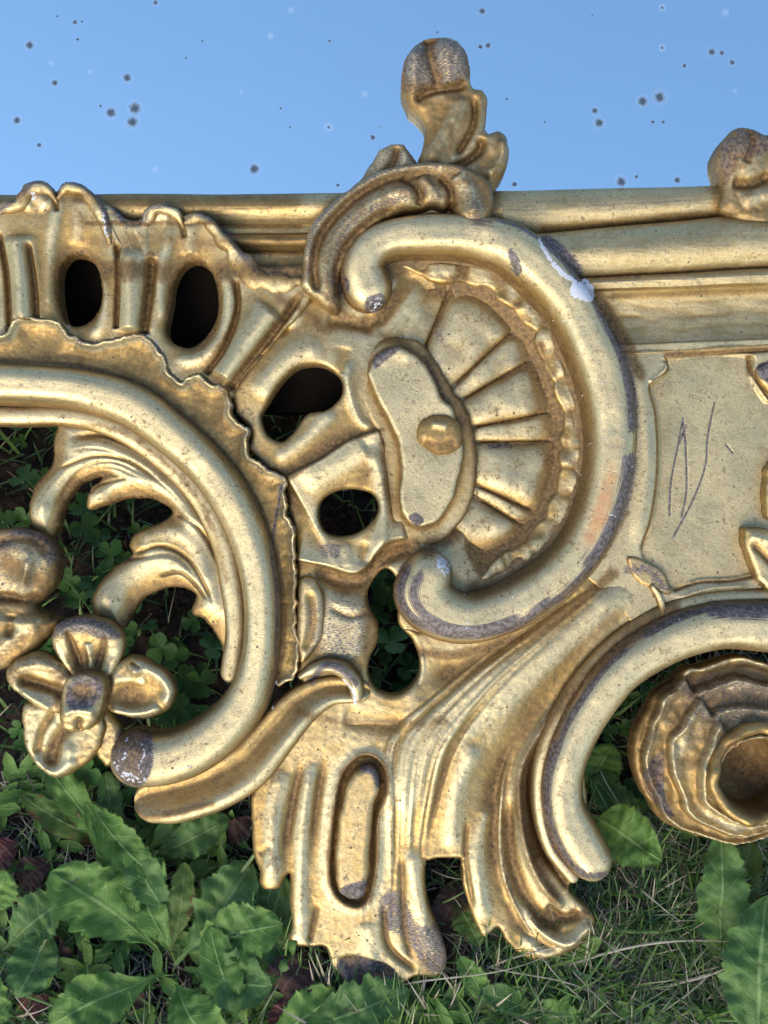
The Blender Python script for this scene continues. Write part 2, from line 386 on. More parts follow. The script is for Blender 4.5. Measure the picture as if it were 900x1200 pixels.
def mirror_material():
    m, t, b = nt('old mirror glass'); g = N(t)
    co = g.new('TexCoord').outputs['Object']
    spots = [(35,53,5),(88,26,3),(96,25,1.4),(182,3,3),(67,19,1.4),(91,46,2),(64,97,4),(149,91,5),(130,132,6),(118,124,1.8),(158,127,7),(155,143,6.6),(20,141,4.5),(46,170,3),(298,198,6),
      (386,48,1.8),(237,48,1.4),(218,68,1.4),(385,149,2),(437,161,3.2),(340,149,1.4),(329,127,1.6),(396,217,2),(565,13,4),(563,55,2.8),(572,53,3.4),(776,9,2),(776,56,2),(694,18,1.4),(834,61,4.5),(846,62,3),(858,73,3.6),
      (802,77,2.8),(753,119,6),(773,114,6.6),(697,130,4),(702,144,5.6),(765,143,2.3),(777,143,2.3),(594,116,1.6),(638,143,1.6),(728,213,6),(746,207,2.4),(794,211,4),(603,216,3.2)]
    halos = [(385,149,7),(776,9,6),(776,56,6),(850,15,6),(341,12,5),(60,74,4),(317,42,5),(427,110,5),(283,108,3.5),(105,84,4),(182,198,5),(861,107,3.5)]
    nz = g.noise(co, 520, 2); dark = None; halo = None
    for (u, v, r) in spots:
        n = g.new('VectorMath', operation='DISTANCE'); t.links.new(co, n.inputs[0]); k = 1 + 8 / D; n.inputs[1].default_value = ((u - 450) * k * S, (600 - v) * k * S, -8 * S)
        d = g.math('ADD', n.outputs['Value'], g.math('MULTIPLY', g.math('SUBTRACT', nz, .5), r * .8 * S))
        f = g.mr(d, r * 1.2 * S, r * .3 * S); dark = f if dark is None else g.math('MAXIMUM', dark, f)
        if r > 2.5:
            f = g.mr(d, r * 1.7 * S, r * 1.1 * S, 0, .18); halo = f if halo is None else g.math('MAXIMUM', halo, f)
    for (u, v, r) in halos:
        n = g.new('VectorMath', operation='DISTANCE'); t.links.new(co, n.inputs[0]); k = 1 + 8 / D; n.inputs[1].default_value = ((u - 450) * k * S, (600 - v) * k * S, -8 * S)
        halo = g.math('MAXIMUM', halo, g.mr(n.outputs['Value'], r * S, r * .4 * S, 0, .4))
    vo = g.new('TexVoronoi', feature='F1'); t.links.new(co, vo.inputs['Vector']); vo.inputs['Scale'].default_value = 95
    vc = g.new('SeparateColor'); t.links.new(vo.outputs['Color'], vc.inputs[0])
    sm = g.math('MULTIPLY', g.mr(vo.outputs['Distance'], .1, .03), g.math('MULTIPLY', g.math('GREATER_THAN', vc.outputs[0], .72), g.mr(vc.outputs[1], 0, 1, .1, .55)))
    dark = g.math('MAXIMUM', dark, sm)
    haze = g.math('ADD', g.mr(g.noise(co, 7, 4), .35, .75, 0, .10), g.mr(g.noise(g.vmul(co, (2, 60, 2)), 1, 4), .5, .8, 0, .05))
    col = g.mix(g.math('MULTIPLY', dark, .93), (.80, .985, 1., 1), (.035, .05, .07, 1))
    col = g.mix(g.math('MAXIMUM', halo, haze), col, (.62, .74, .86, 1)); col = g.mix(g.math('MULTIPLY', dark, .8), col, (.04, .06, .085, 1))
    t.links.new(col, b.inputs['Base Color'])
    t.links.new(g.math('SUBTRACT', 1, g.math('MULTIPLY', g.math('MAXIMUM', dark, g.math('MULTIPLY', halo, .5)), .5)), b.inputs['Metallic'])
    t.links.new(g.math('MULTIPLY_ADD', dark, .35, .02), b.inputs['Roughness'])
    return m

def simple(name, c1, c2, sc, rough=.8, bump=.3, dist=.001, spec=.3, sc2=None, c3=None):
    m, t, b = nt(name); g = N(t); co = g.new('TexCoord').outputs['Object']
    a = g.noise(co, sc, 6, .6); col = g.mix(g.mr(a, .3, .7), (*c1, 1), (*c2, 1))
    if c3: col = g.mix(g.mr(g.noise(co, sc2, 5, .6), .55, .66), col, (*c3, 1))
    t.links.new(col, b.inputs['Base Color']); b.inputs['Roughness'].default_value = rough; b.inputs['Specular IOR Level'].default_value = spec
    t.links.new(g.bump(a, bump, dist), b.inputs['Normal'])
    return m
def leaf_material(name, c1, c2, vein, rough=.5, trans=.25, damage=None):
    m, t, b = nt(name); g = N(t); co = g.new('TexCoord').outputs['Object']
    uv = g.new('Attribute', attribute_name='leafuv').outputs['Vector']; sp = g.new('SeparateXYZ'); t.links.new(uv, sp.inputs[0])
    x, y = sp.outputs[0], sp.outputs[1]; ay = g.math('ABSOLUTE', y)
    n1 = g.noise(co, 60, 4); n2 = g.noise(co, 420, 3)
    col = g.mix(g.mr(n1, .3, .7), (*c1, 1), (*c2, 1)); col = g.mix(g.mr(n2, .5, .75, 0, .4), col, (c2[0] * 1.3, c2[1] * 1.25, c2[2] * 1.1, 1))
    mid = g.mr(ay, .085, .02)
    sv = g.math('PINGPONG', g.math('ADD', g.math('MULTIPLY', x, 7.5), g.math('MULTIPLY', ay, -1.3)), .5)
    side = g.math('MULTIPLY', g.mr(sv, .09, .01), .45)
    col = g.mix(g.math('MAXIMUM', g.math('MULTIPLY', mid, .8), g.math('MULTIPLY', side, .6)), col, (*vein, 1))
    if damage: col = g.mix(g.mr(g.math('ADD', g.noise(co, 45, 5, .7), g.math('MULTIPLY', ay, .12)), .60, .66), col, (*damage, 1))
    t.links.new(col, b.inputs['Base Color']); b.inputs['Roughness'].default_value = rough; b.inputs['Specular IOR Level'].default_value = .22
    h = g.math('ADD', g.math('MULTIPLY', g.math('MAXIMUM', mid, side), -1.0), g.math('MULTIPLY', n2, .6))
    t.links.new(g.bump(h, .6, .0006), b.inputs['Normal'])
    tr = g.new('BsdfTranslucent'); t.links.new(col, tr.inputs[0]); mx = g.new('MixShader'); mx.inputs[0].default_value = trans
    out = t.nodes['Material Output']; t.links.new(b.outputs[0], mx.inputs[1]); t.links.new(tr.outputs[0], mx.inputs[2]); t.links.new(mx.outputs[0], out.inputs[0])
    return m
GOLD = gold_material(); MIRROR = mirror_material()
BACKWOOD = simple('old pine backboard', (.16, .10, .06), (.26, .17, .10), 40)
SOIL = simple('damp dark soil', (.012, .008, .006), (.04, .028, .02), 160, .9, 1, .004, .2, 3.0, (.02, .02, .01))
LEAF = [leaf_material('weed leaf green', (.055, .120, .020), (.115, .205, .040), (.20, .29, .09), .5, .15),
        leaf_material('weed leaf bluish', (.042, .098, .022), (.085, .155, .040), (.15, .23, .085), .55, .15),
        leaf_material('weed leaf yellowing', (.045, .09, .015), (.08, .13, .025), (.15, .2, .07), .5, .25, (.10, .06, .02)),
        leaf_material('dead leaf brown', (.035, .02, .015), (.065, .035, .027), (.09, .055, .04), .7, .1, (.02, .013, .01)),
        leaf_material('leaf turning red', (.08, .022, .022), (.12, .045, .04), (.15, .09, .06), .6, .2)]
CLOVER = leaf_material('clover leaf', (.020, .060, .010), (.042, .11, .020), (.06, .12, .035), .55, .15)
STEM = simple('weed stem', (.12, .19, .06), (.2, .24, .1), 90, .5)

# ================================================================== MIRROR FRAME
frame = bpy.data.objects.new('mirror_frame', None); COL.objects.link(frame); frame.matrix_world = ROOTM
tag(frame, 'carved and gilded rococo mirror frame with scrolls, shell and flowers, leaning back over the weeds', 'mirror frame')
frame.empty_display_size = .05

# ---- wear map (drawing coordinates)
wear(1, [(640,282),(668,312),(688,340)], 9, 1.0)
wearp(2, [(628,272),(634,280),(644,300),(660,318),(678,330),(686,326),(697,340),(697,350),(688,355),(674,352),(666,344),(668,332),(658,326),(644,310),(634,292)], 2.6, .74)
wear(1, [(700,355),(722,400),(737,450),(741,500)], 9, .95)
wear(1, [(738,540),(728,590),(708,635),(690,658)], 11, 1.0)
wear(1, [(475,665),(467,695),(482,722),(520,740),(560,742),(610,730),(640,706)], 8, .95)
wear(3, [(715,560),(700,610),(690,630)], 13, .8); wear(3, [(724,520),(715,550)], 12, .45)
wearp(1, [(595,292),(606,300),(612,318),(606,322),(598,310)], 3, .9)
wearp(1, [(394,330),(406,322),(410,334),(404,342),(396,344)], 2, .9); wearp(1, [(428,350),(444,342),(452,348),(446,360),(430,364)], 2, .95); wearp(2, [(430,352),(446,345),(448,354),(434,362)], 2, .42)
wearp(2, [(512,650),(526,656),(530,668),(522,676),(512,668)], 2, .5)
wearp(1, [(133,860),(170,856),(182,880),(178,905),(160,925),(140,910),(130,885)], 5, 1.)
wearp(2, [(134,890),(148,902),(166,903),(176,912),(160,916),(142,910)], 1.5, .4); wear(2, [(152,862),(146,874),(150,884),(140,892)], 1.8, .62); wear(2, [(166,868),(172,882),(166,894),(172,908)], 1.6, .62); wear(2, [(134,892),(146,902),(160,904)], 1.5, .6); wear(2, [(150,925),(158,938)], 2.2, .65); wear(2, [(180,900),(205,904),(225,896)], 1.2, .42)
wear(1, [(650,870),(640,930),(648,985),(680,1022),(715,1025)], 6, .9); wear(1, [(650,868),(680,805),(735,752),(790,722)], 7, .75); wear(1, [(836,714),(870,716),(930,714)], 11, 1.1)
wear(1, [(610,915),(612,960),(630,1010),(650,1040)], 8, .55)
wearp(1, [(395,1130),(420,1122),(460,1135),(462,1152),(430,1158),(402,1150)], 4, .9); wearp(1, [(445,1050),(470,1045),(490,1080),(520,1085),(524,1140),(500,1140),(470,1100),(445,1090)], 8, .62)
wearp(1, [(398,1038),(430,1028),(430,1048),(416,1054),(402,1050)], 4, .8); wear(1, [(426,900),(438,903),(444,918)], 5, .9)
wearp(1, [(470,60),(500,42),(545,55),(552,90),(520,100),(480,110),(468,90)], 8, .66)
wear(1, [(363,320),(366,270),(400,232),(440,207),(490,195),(550,200)], 8, .55); wear(1, [(390,330),(400,280),(430,248),(475,232)], 9, .6); wear(1, [(556,240),(560,262)], 13, .6)
wearp(1, [(436,418),(450,408),(470,408),(456,420),(440,432)], 4, .9); wearp(1, [(478,606),(488,600),(498,610),(488,617)], 2, .8)
wearp(1, [(846,170),(870,145),(905,150),(905,175),(870,190),(855,215)], 9, .8); wear(1, [(795,720),(900,712)], 6, .3)
for p in [[(0,245),(25,228),(40,214),(60,216),(66,224)],[(66,224),(80,214),(100,220),(120,240),(126,270)],[(133,245),(148,262),(165,260),(175,245),(195,241)],[(230,250),(255,262),(275,284),(290,306),(305,318),(340,318)]]:
    wear(1, p, 6, .7)
wear(1, [(0,392),(20,374),(60,378),(100,402),(150,394),(185,408),(210,446),(250,448),(270,476),(290,510),(310,546),(334,566),(344,620)], 4.5, .5)
wear(2, [(78,380),(84,390)], 2.5, .45); wear(2, [(168,392),(180,398),(188,412)], 2.5, .42); wear(2, [(272,474),(284,490),(292,505)], 2.2, .42); wear(2, [(37,225),(42,235)], 4, .6); wear(2, [(120,250),(124,275)], 3, .55)
wear(1, [(330,570),(318,640),(324,700),(322,790)], 3, .8); wear(2, [(323,800),(318,830)], 2.5, .75)
wear(1, [(365,800),(380,780),(400,784),(416,800)], 6, .8); wear(2, [(403,797),(414,810),(416,825)], 3, .65)
wearp(1, [(355,705),(440,700),(440,735),(430,775),(370,780)], 12, .45); wearp(1, [(375,638),(400,636),(398,655),(376,652)], 4, .6)
wearp(1, [(60,750),(64,728),(90,722),(125,728),(142,748),(120,752),(90,742)], 6, .7); wearp(1, [(74,820),(84,795),(115,795),(118,815),(105,830),(84,832)], 5, .85); wear(1, [(0,640),(20,625),(45,632),(60,655)], 14, .7)
wearp(1, [(790,800),(830,782),(905,795),(905,840),(860,850),(830,850),(800,830)], 12, .55); wearp(1, [(752,905),(775,880),(778,930),(790,955),(770,945)], 4, .85); wear(2, [(838,872),(828,890),(822,900)], 2.5, .5)
wear(0, [(620,720),(560,768),(500,800)], 9, .3)
wear(1, [(735,668),(760,668),(780,690)], 9, .6); wear(1, [(620,275),(700,262),(760,250)], 6, .2); wear(1, [(690,240),(760,236),(820,232)], 6, .45)
wear(1, [(700,330),(800,328),(880,322)], 4, .4); wearp(1, [(888,428),(905,425),(905,446),(892,444)], 2, 1.0)
wear(1, [(512,375),(516,395)], 8, .55); wear(1, [(498,420),(515,450),(525,470)], 7, .6); wear(1, [(575,523),(600,521)], 5, .8)

for P, w, st in [([(460,318),(500,305),(560,320),(620,350),(668,440),(684,520),(672,600),(620,665),(560,692)],15,.75), ([(500,420),(530,460),(555,510),(562,570),(540,622),(500,644)],12,.75), ([(447,520),(460,600)],7,.6),
  ([(392,362),(415,378),(445,372),(464,345)],10,.9), ([(268,458),(285,438),(325,385),(352,348)],8,.8), ([(330,352),(350,360),(380,385)],12,.6), ([(92,235),(96,290)],22,.42), ([(225,262),(226,310)],22,.42), ([(178,300),(168,390)],6,.9), ([(272,325),(277,368),(240,435)],5,.6),
  ([(425,676),(450,655),(485,640)],11,1.), ([(400,690),(440,700),(430,760)],16,.5), ([(350,835),(420,850),(520,845)],9,.5), ([(470,760),(540,768),(640,733),(720,672)],8,.75), ([(790,712),(740,742),(690,790),(640,850),(610,930),(625,1000),(650,1050)],11,.7),
  ([(612,1040),(640,1085),(690,1070)],7,.7), ([(68,835),(66,800),(90,788),(122,795),(124,830)],8,.7), ([(700,345),(725,380),(750,440)],9,.8), ([(100,262),(350,262)],4,.7), ([(100,282),(350,284)],14,.5), ([(100,318),(350,318)],16,.75),
  ([(640,266),(750,258),(900,243)],5,.7), ([(693,326),(900,314)],4,.7), ([(720,345),(900,338)],4,.6), ([(780,416),(910,408)],5,.75), ([(430,540),(420,570)],14,.5), ([(448,503),(400,522),(340,560)],5,.6), ([(500,300),(520,350),(500,415)],9,.6), ([(430,385),(470,400),(500,410)],9,.5),
  ([(340,660),(350,770)],8,.5), ([(0,800),(40,770),(60,790)],14,.5), ([(0,650),(60,700),(40,760)],18,.55), ([(480,120),(550,110)],12,.6), ([(500,140),(560,160),(520,200)],22,.4), ([(560,210),(590,180)],12,.5), ([(380,330),(390,280),(430,235),(480,215),(560,215)],16,.5),
  ([(860,880),(880,910),(900,930)],32,.75), ([(780,960),(760,900),(770,840),(800,800)],14,.45), ([(600,880),(590,960),(600,1050)],8,.5), ([(330,900),(320,960),(325,1040)],12,.35), ([(0,420),(100,420),(180,455),(250,520),(310,610),(328,700),(325,800)],7,.55), ([(60,500),(130,502),(190,540),(240,600),(265,680)],6,.45),
  ([(40,600),(60,570),(100,560)],5,.25), ([(130,905),(165,955),(250,940)],6,.6), ([(736,600),(700,660),(640,715),(560,765)],5,.5)]:
    wear(0, P, w, st)

wearp(0, [(500,305),(560,315),(610,350),(640,400),(665,460),(668,540),(655,600),(620,650),(570,680),(545,640),(552,590),(566,540),(556,490),(530,440),(505,415),(515,370),(512,330)], 6, .8)

wearp(0, [(470,100),(552,98),(575,110),(600,160),(595,200),(560,225),(490,205)], 10, .5); wearp(1, [(360,330),(364,262),(420,206),(500,184),(580,205),(578,268),(530,250),(480,235),(420,280),(398,360)], 8, .45); wearp(1, [(420,212),(447,170),(480,172),(500,205)], 6, .45)
wearp(0, [(360,330),(364,262),(420,206),(500,184),(580,205),(578,268),(530,250),(480,235),(420,280),(398,360)], 8, .4); wearp(0, [(842,200),(870,140),(950,150),(950,262),(845,255)], 8, .45); wearp(1, [(-60,640),(20,615),(66,655),(46,705),(-60,700)], 8, .42); wearp(0, [(-60,700),(40,700),(66,730),(30,770),(-60,800)], 8, .4)
wearp(1, [(770,800),(840,775),(960,790),(960,862),(900,850),(850,858),(826,880),(800,872),(775,850)], 14, .42); wearp(0, [(745,860),(790,790),(960,780),(960,980),(850,992),(770,950)], 10, .30); wear(0, [(0,230),(120,232),(340,232)], 14, .5); wear(1, [(120,232),(250,230),(360,232)], 9, .35)
wearp(0, [(133,860),(165,858),(176,880),(172,905),(158,922),(140,910),(130,885)], 6, .42)
for q in [(2,790),(40,772),(90,740),(140,752),(196,800),(180,838)]: pass

for q in [[(676,470),(700,452),(740,440)], [(690,520),(720,515),(748,520)], [(545,692),(547,720),(545,752)], [(598,690),(603,715),(600,742)], [(700,600),(725,606),(738,612)], [(648,372),(680,380),(715,372)], [(40,428),(60,445),(75,474)], [(232,524),(238,548),(226,570)], [(770,745),(790,730),(800,724)], [(680,560),(715,540),(745,548)]]:
    wear(2, q, .8, .48)

# ---- mirror and backboard (the frame goes on above and to both sides of the picture)
def boxm(name, u0, v0, u1, v1, z0, z1, mat, parent, h0=0):
    k = 1 - h0 / D
    c = [(x, y, z) for z in (z0, z1) for (x, y) in ((u0, v1), (u1, v1), (u1, v0), (u0, v0))]
    v = [((x - 450) * k * S, (600 - y) * k * S, z * S) for x, y, z in c]
    f = [(3, 2, 1, 0), (4, 5, 6, 7), (0, 1, 5, 4), (1, 2, 6, 5), (2, 3, 7, 6), (3, 0, 4, 7)]
    return mesh_obj(name, v, f, mat, parent, False)
boxm('mirror_glass', -1200, -1700, 2100, 246, -14, -8, MIRROR, frame)['label'] = 'old mirror glass with dark foxing spots'
boxm('added_dark_board', -1200, 262, 2100, 478, -95, -60, simple('near-black added board', (.005, .004, .003), (.010, .008, .006), 40, .95, .3, .001, .05), frame)  # board added behind the piercings so they read black and the ground darkens
boxm('backboard', -1200, -1700, 2100, 258, -30, -15, BACKWOOD, frame)

# ---- straight mouldings: profile between break lines that drift along the length
def moulding(name, u0, u1, brk, zs, label=None, h0=10, zlow=-14, clamp=False):
    """brk: list of [(u,v),...] polylines, zs: function(list of fraction) -> profile given as list of (line index + fraction, z)"""
    us = np.arange(u0, u1 + 1, 3.0); L = [np.interp(us, [p[0] for p in b], [p[1] for p in b]) for b in brk]
    pr = np.array(zs); q = np.arange(pr[0, 0], pr[-1, 0] + .001, .02); z = np.interp(q, pr[:, 0], pr[:, 1])
    # smooth the profile a little
    z = np.convolve(np.pad(z, 2, mode='edge'), [.1, .2, .4, .2, .1], 'valid')
    m = len(q); V = np.empty((len(us), m)); Lm = np.array(L)
    i0 = np.minimum(q.astype(int), len(brk) - 2); fr = q - i0
    V = (Lm[i0].T * (1 - fr) + Lm[i0 + 1].T * fr); U = np.repeat(us[:, None], m, 1)
    Z = z[None, :] + .35 * fbm(U / 4, V, 9, 2) + .6 * vnoise(U / 3, V, 24, 5)
    V = V + .7 * vnoise(U, V * 0, 60, 2)
    if clamp: U = np.maximum(U, np.interp(V, [255, 303, 328, 360, 402, 440], [628, 632, 655, 678, 698, 712]))
    V = np.hstack([V[:, :1], V, V[:, -1:]]); U = np.hstack([U[:, :1], U, U[:, -1:]]); Z = np.hstack([Z[:, :1] * 0 + zlow, Z, Z[:, -1:] * 0 + zlow]); m += 2
    idx = np.arange(V.size).reshape(V.shape)
    F = np.stack([idx[:-1, :-1].ravel(), idx[:-1, 1:].ravel(), idx[1:, 1:].ravel(), idx[1:, :-1].ravel()], 1)
    at = wear_at(U.ravel(), V.ravel()); dz = np.zeros_like(Z); dz[:, 3:-3] = np.clip((Z[:, :-6] + Z[:, 6:]) / 2 - Z[:, 3:-3], 0, 9) 
    at[:, 0] = np.maximum(at[:, 0], np.clip(dz.ravel() * .5, 0, .75))
    o = quad_mesh(name, to3(U, V, Z, h0).reshape(-1, 3), F, GOLD, frame, at, np.stack([U.ravel(), V.ravel(), V.ravel() * 0], 1))
    if label: o['label'] = label
    return o
def arc(a, z0, z1, h, k=9):
    t = np.linspace(0, 1, k); return [(a + x, z0 + (z1 - z0) * x + h * math.sin(math.pi * x) ** .75) for x in t]
moulding('inner_rail', -700, 660, [[(-700, 224), (0, 223), (370, 222), (590, 219)], [(-700, 258), (370, 258), (660, 268)]], arc(0, -8, -10, 15))
moulding('inner_rail', 590, 1600, [[(590, 219), (900, 211), (1600, 200)], [(590, 274), (640, 271), (750, 262), (900, 247), (1600, 230)]], arc(0, -8, -10, 15))
moulding('rail_step', -700, 440, [[(-700, 249), (440, 249)], [(-700, 274), (440, 274)], [(-700, 289), (260, 288), (440, 290)], [(-700, 291), (262, 292), (275, 330), (440, 345)]],
         [(0, -8), (.3, -12), (.9, -12), (1.0, -4)] + arc(1.05, -3, -3, 7)[1:-1] + [(2.02, -4), (2.1, -13), (3, -13)], h0=0)
Lt = [[(600, 275), (657, 270), (900, 247), (1600, 225)], [(600, 330), (693, 324), (900, 312), (1600, 300)], [(600, 346), (713, 340), (900, 333), (1600, 325)], [(600, 424), (780, 412), (900, 405), (1600, 400)]]
pr = arc(0, 6, 10, 19, 12)[:-1] + [(1.0, 9), (1.06, 8), (1.1, 15), (1.5, 17), (1.9, 14), (2.0, 8), (2.08, 3), (2.2, 0), (2.4, -2), (2.62, 0), (2.8, 4), (2.94, 8), (3.0, 9)]
moulding('outer_moulding', 600, 1600, Lt, pr, 'broad gilded moulding of torus, fillet and cove right of the scroll', h0=14, zlow=-16, clamp=True)

HOLES = [
 [(66,338),(68,312),(80,297),(97,299),(112,312),(118,335),(116,358),(102,376),(84,381),(72,372)],
 [(199,352),(202,330),(213,310),(230,304),(247,318),(254,343),(253,370),(240,393),(222,406),(203,402),(193,388),(196,368)],
 [(305,490),(310,477),(330,447),(350,430),(377,428),(398,442),(400,463),(383,480),(360,485),(343,507),(330,517),(313,510)],
 [(373,600),(380,583),(403,573),(433,577),(443,593),(437,610),(417,625),(393,628),(378,620)],
 [(432,690),(452,666),(470,690),(466,728),(483,750),(492,777),(488,797),(467,815),(443,811),(432,793),(433,773),(442,753),(442,730),(433,713)],
]

# ---- panel with scratches, right of the scroll
r = Relief([(704,404),(905,396),(1120,392),(1120,780),(900,765),(860,760),(800,765),(760,755),(716,700),(672,664),(700,620),(716,560),(719,483),(712,440)], h0=8, z=8, er=2, ed=2, raw=True, step=1.1)
r.pad([(781,418),(782,434),(762,452),(769,487),(771,546),(764,604),(750,650),(786,692),(820,682),(880,676),(935,640),(930,480),(900,468),(884,440),(879,414)], 5, -5, 's')
r.line([(781,416),(782,434),(762,452),(769,487),(771,546),(764,604),(750,648)], 2.2, -3, (.02, .05)); r.line([(761,450),(778,436),(783,418)], 3, 4, (.1, .1))
r.line([(800,416),(850,413),(905,410)], 2.4, -4, (.02, .02)); r.line([(879,415),(883,438),(905,470)], 2.5, -4, (.05, .05))
r.line([(786,694),(819,683),(854,681),(880,676),(910,670)], 2, -4, (.05, .05)); r.line([(790,702),(830,690),(880,686)], 3, 2.5)
r.line([(745,420),(757,500),(757,570),(742,640)], 8, 2.5)
for p in ([(802,489),(796,522),(788,563),(786,604)], [(802,493),(805,522),(806,575),(800,606)], [(839,471),(831,511),(828,546),(813,587),(790,630)], [(852,520),(860,530)], [(806,497),(797,520)]):
    r.line(p, 1.1, -.6, (.05, .05), grime=0); wear(1, p, 1.15, 1.25, 8)
r.build('scratched_panel', frame, GOLD, 'flat gilded panel scratched with thin dark lines', rough=(.1, .5), pale=.25, pool=.35)
r = Relief([(735,654),(748,653),(763,661),(778,672),(785,684),(786,697),(776,696),(765,689),(750,683),(741,672)], h0=10, z=11.5, er=4, ed=3, back=2); r.build('small_leaf', frame, GOLD, 'flat grey worn leaf at the corner of the panel')
bead('lip', [(765,688,3,12,5),(773,700,4,12,5),(777,718,4,12,5),(768,732,3,10,5)], frame, GOLD, p_lip, 16, 2)
r = Relief([(872,622),(884,618),(905,622),(935,640),(960,700),(920,706),(894,686),(880,660)], h0=25, z=24, er=7, ed=7, back=2); r.line([(880,635),(900,655),(930,690)], 4, -4).line([(878,628),(905,635)], 4, 3); r.build('small_leaf', frame, GOLD, 'pointed leaf tip at the right edge')
r = Relief([(898,560),(902,545),(930,520),(960,560),(950,610),(905,608),(897,590)], h0=20, z=20, er=7, ed=7, back=2); r.build('small_leaf', frame, GOLD)
r = Relief([(888,438),(893,428),(915,420),(940,430),(930,470),(905,462)], h0=16, z=16, er=6, ed=5, back=2); r.build('small_leaf', frame, GOLD)

# ---- pierced fluted border, upper left
top = [(-150,262),(-118,240),(-90,236),(-62,262),(-30,262),(0,243),(23,230),(27,217),(42,211),(55,215),(65,224),(78,212),(97,217),(110,230),(126,240),(147,257),(163,256),(170,247),(182,239),(197,239),(210,251),(230,248),(250,258),(260,273),(276,284),(290,303),(303,312),(337,311),(365,314)]
bot = [(365,350),(330,392),(288,440),(272,466),(260,459),(246,453),(233,442),(213,451),(200,442),(188,418),(176,402),(157,396),(133,402),(110,407),(92,400),(78,393),(66,381),(43,377),(20,376),(10,385),(0,397),(-60,400),(-150,408)]
r = Relief(top + bot, h0=14, z=18, holes=HOLES, er=7, ed=7, back=-20)
for (c, hw, dip) in (((92, 332), 34, -15), ((226, 355), 36, -16), ((-55, 335), 42, -15)):
    r.blob(c[0], c[1], hw, 64, -4, dip)
r.line([(95,232),(88,290)], 9, 3); r.line([(221,262),(222,300)], 8, 3); r.line([(72,228),(60,290),(58,370)], 7, 3); r.line([(204,262),(190,320),(190,380)], 6, 3)
r.line([(64,224),(68,250)], 3, -5); r.line([(212,254),(217,280)], 3, -5)
r.line([(22,275),(28,330),(30,385)], 12, 13, (.1, .05)); r.line([(153,290),(155,340),(154,390)], 13, 12, (.15, .05)); r.line([(322,362),(292,400),(262,446)], 15, 13, (.1, .05))
for p in ([(-2,270),(8,320),(12,385)], [(33,282),(40,330),(43,375)], [(137,280),(139,330),(137,386)]): r.line(p, 3.2, -9, (.1, .02))
r.line([(178,300),(174,345),(168,392)], 5, -11, (.1, .02), grime=.8)
r.line([(276,325),(278,365),(262,410),(240,440)], 3, -9, (.1, .05)); r.line([(352,346),(323,387),(284,436),(268,458)], 4.5, -11, (.1, .05), grime=.8)
r.line([(105,300),(122,340),(118,380),(100,396)], 7, 4); r.line([(262,310),(268,350),(258,395),(230,420),(200,420)], 8, 5)
r.line([(27,248),(35,228),(48,232),(60,245)], 9, 5); r.line([(185,250),(200,256)], 8, 4)
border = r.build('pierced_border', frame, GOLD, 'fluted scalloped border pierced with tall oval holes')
# the grey ruffled lips along its top, and the one wrapped round the left scroll
_rs = [0]
def ruffle(a1, l1, a2=.35, l2=7., zz=2.):
    _rs[0] += 1; k = _rs[0] * 37.1
    def f(P, q):
        T = np.gradient(P[:, :2], axis=0); T /= np.hypot(T[:, 0], T[:, 1])[:, None]; o1 = vnoise(q + k * 9, q * 0 + k, l1 * .55, 2); o2 = vnoise(q + k * 5, q * 0 + k, l2 * .7, 3)
        o = 1.9 * a1 * o1 + 1.5 * a2 * o2
        P[:, 0] += -T[:, 1] * o; P[:, 1] += T[:, 0] * o; P[:, 3] += zz * vnoise(q + k, q * 0 + k * 3, l1 * .6, 4); P[:, 2] *= 1 + .28 * vnoise(q, q * 0 + k, l1 * .45, 5)
        return P
    return f
bead('ruffled_lip', [(-20,252,6,14,9),(4,240,8,15,11),(22,240,8,16,12),(32,226,9,17,13),(43,220,8,17,12),(56,223,7,15,10),(64,233,4,10,8)], border, GOLD, p_lip, 24, 0, wav=ruffle(.8, 22))
bead('ruffled_lip', [(66,230,4,10,8),(78,219,6,16,12),(98,226,6,17,12),(112,240,7,16,11),(122,262,7,14,10),(126,282,5,11,9)], border, GOLD, p_lip, 24, 0, wav=ruffle(.7, 24))
r = Relief([(112,234),(132,243),(148,258),(163,257),(172,248),(176,262),(176,285),(172,303),(160,300),(146,293),(134,284),(124,270),(116,252)], h0=20, z=19, er=8, ed=7, back=0)
r.line([(128,246),(138,270),(150,292)], 4, -4, (.1, .1), grime=.3); r.line([(146,262),(156,280),(164,298)], 4, -4, (.1, .1), grime=.3); r.build('leaf_lobe', border, GOLD, 'grey worn lobe between the two fluted hollows')
bead('ruffled_lip', [(170,262,6,14,9),(176,249,7,16,11),(190,244,7,17,12),(204,250,6,15,11),(212,262,4,9,9)], border, GOLD, p_lip, 24, 0, wav=ruffle(.6, 20))
bead('ruffled_lip', [(214,262,4,9,9),(230,254,6,15,11),(246,262,7,16,12),(258,278,8,15,12),(272,292,9,14,12),(284,310,11,13,12),(302,326,13,12,13),(326,330,13,11,13),(350,330,9,10,12)], border, GOLD, p_lip, 24, 0, wav=ruffle(1.4, 26))

# ---- the body between the scrolls
body = [(366,318),(345,352),(315,395),(280,440),(270,456),(277,484),(294,503),(292,527),(312,547),(334,563),(337,596),(346,630),(348,680),(350,790),(380,850),(430,852),(500,850),(520,780),(560,740),(640,690),(700,620),(716,520),(700,420),(650,330),(590,290),(500,270),(430,280),(400,300)]
r = Relief(body, h0=8, z=4, holes=HOLES, er=6, ed=6, back=-20)
r.blob(330, 440, 70, 60, 0, 5); r.blob(380, 425, 55, 50, 20, 4)
r.line([(300,468),(318,440),(345,415),(380,405)], 12, 5); r.line([(392,478),(372,500),(345,525),(318,540)], 9, 3)
r.line([(410,420),(408,450),(420,490),(440,505)], 5, 4, grime=0); r.line([(404,405),(398,440)], 8, -2, grime=.2)
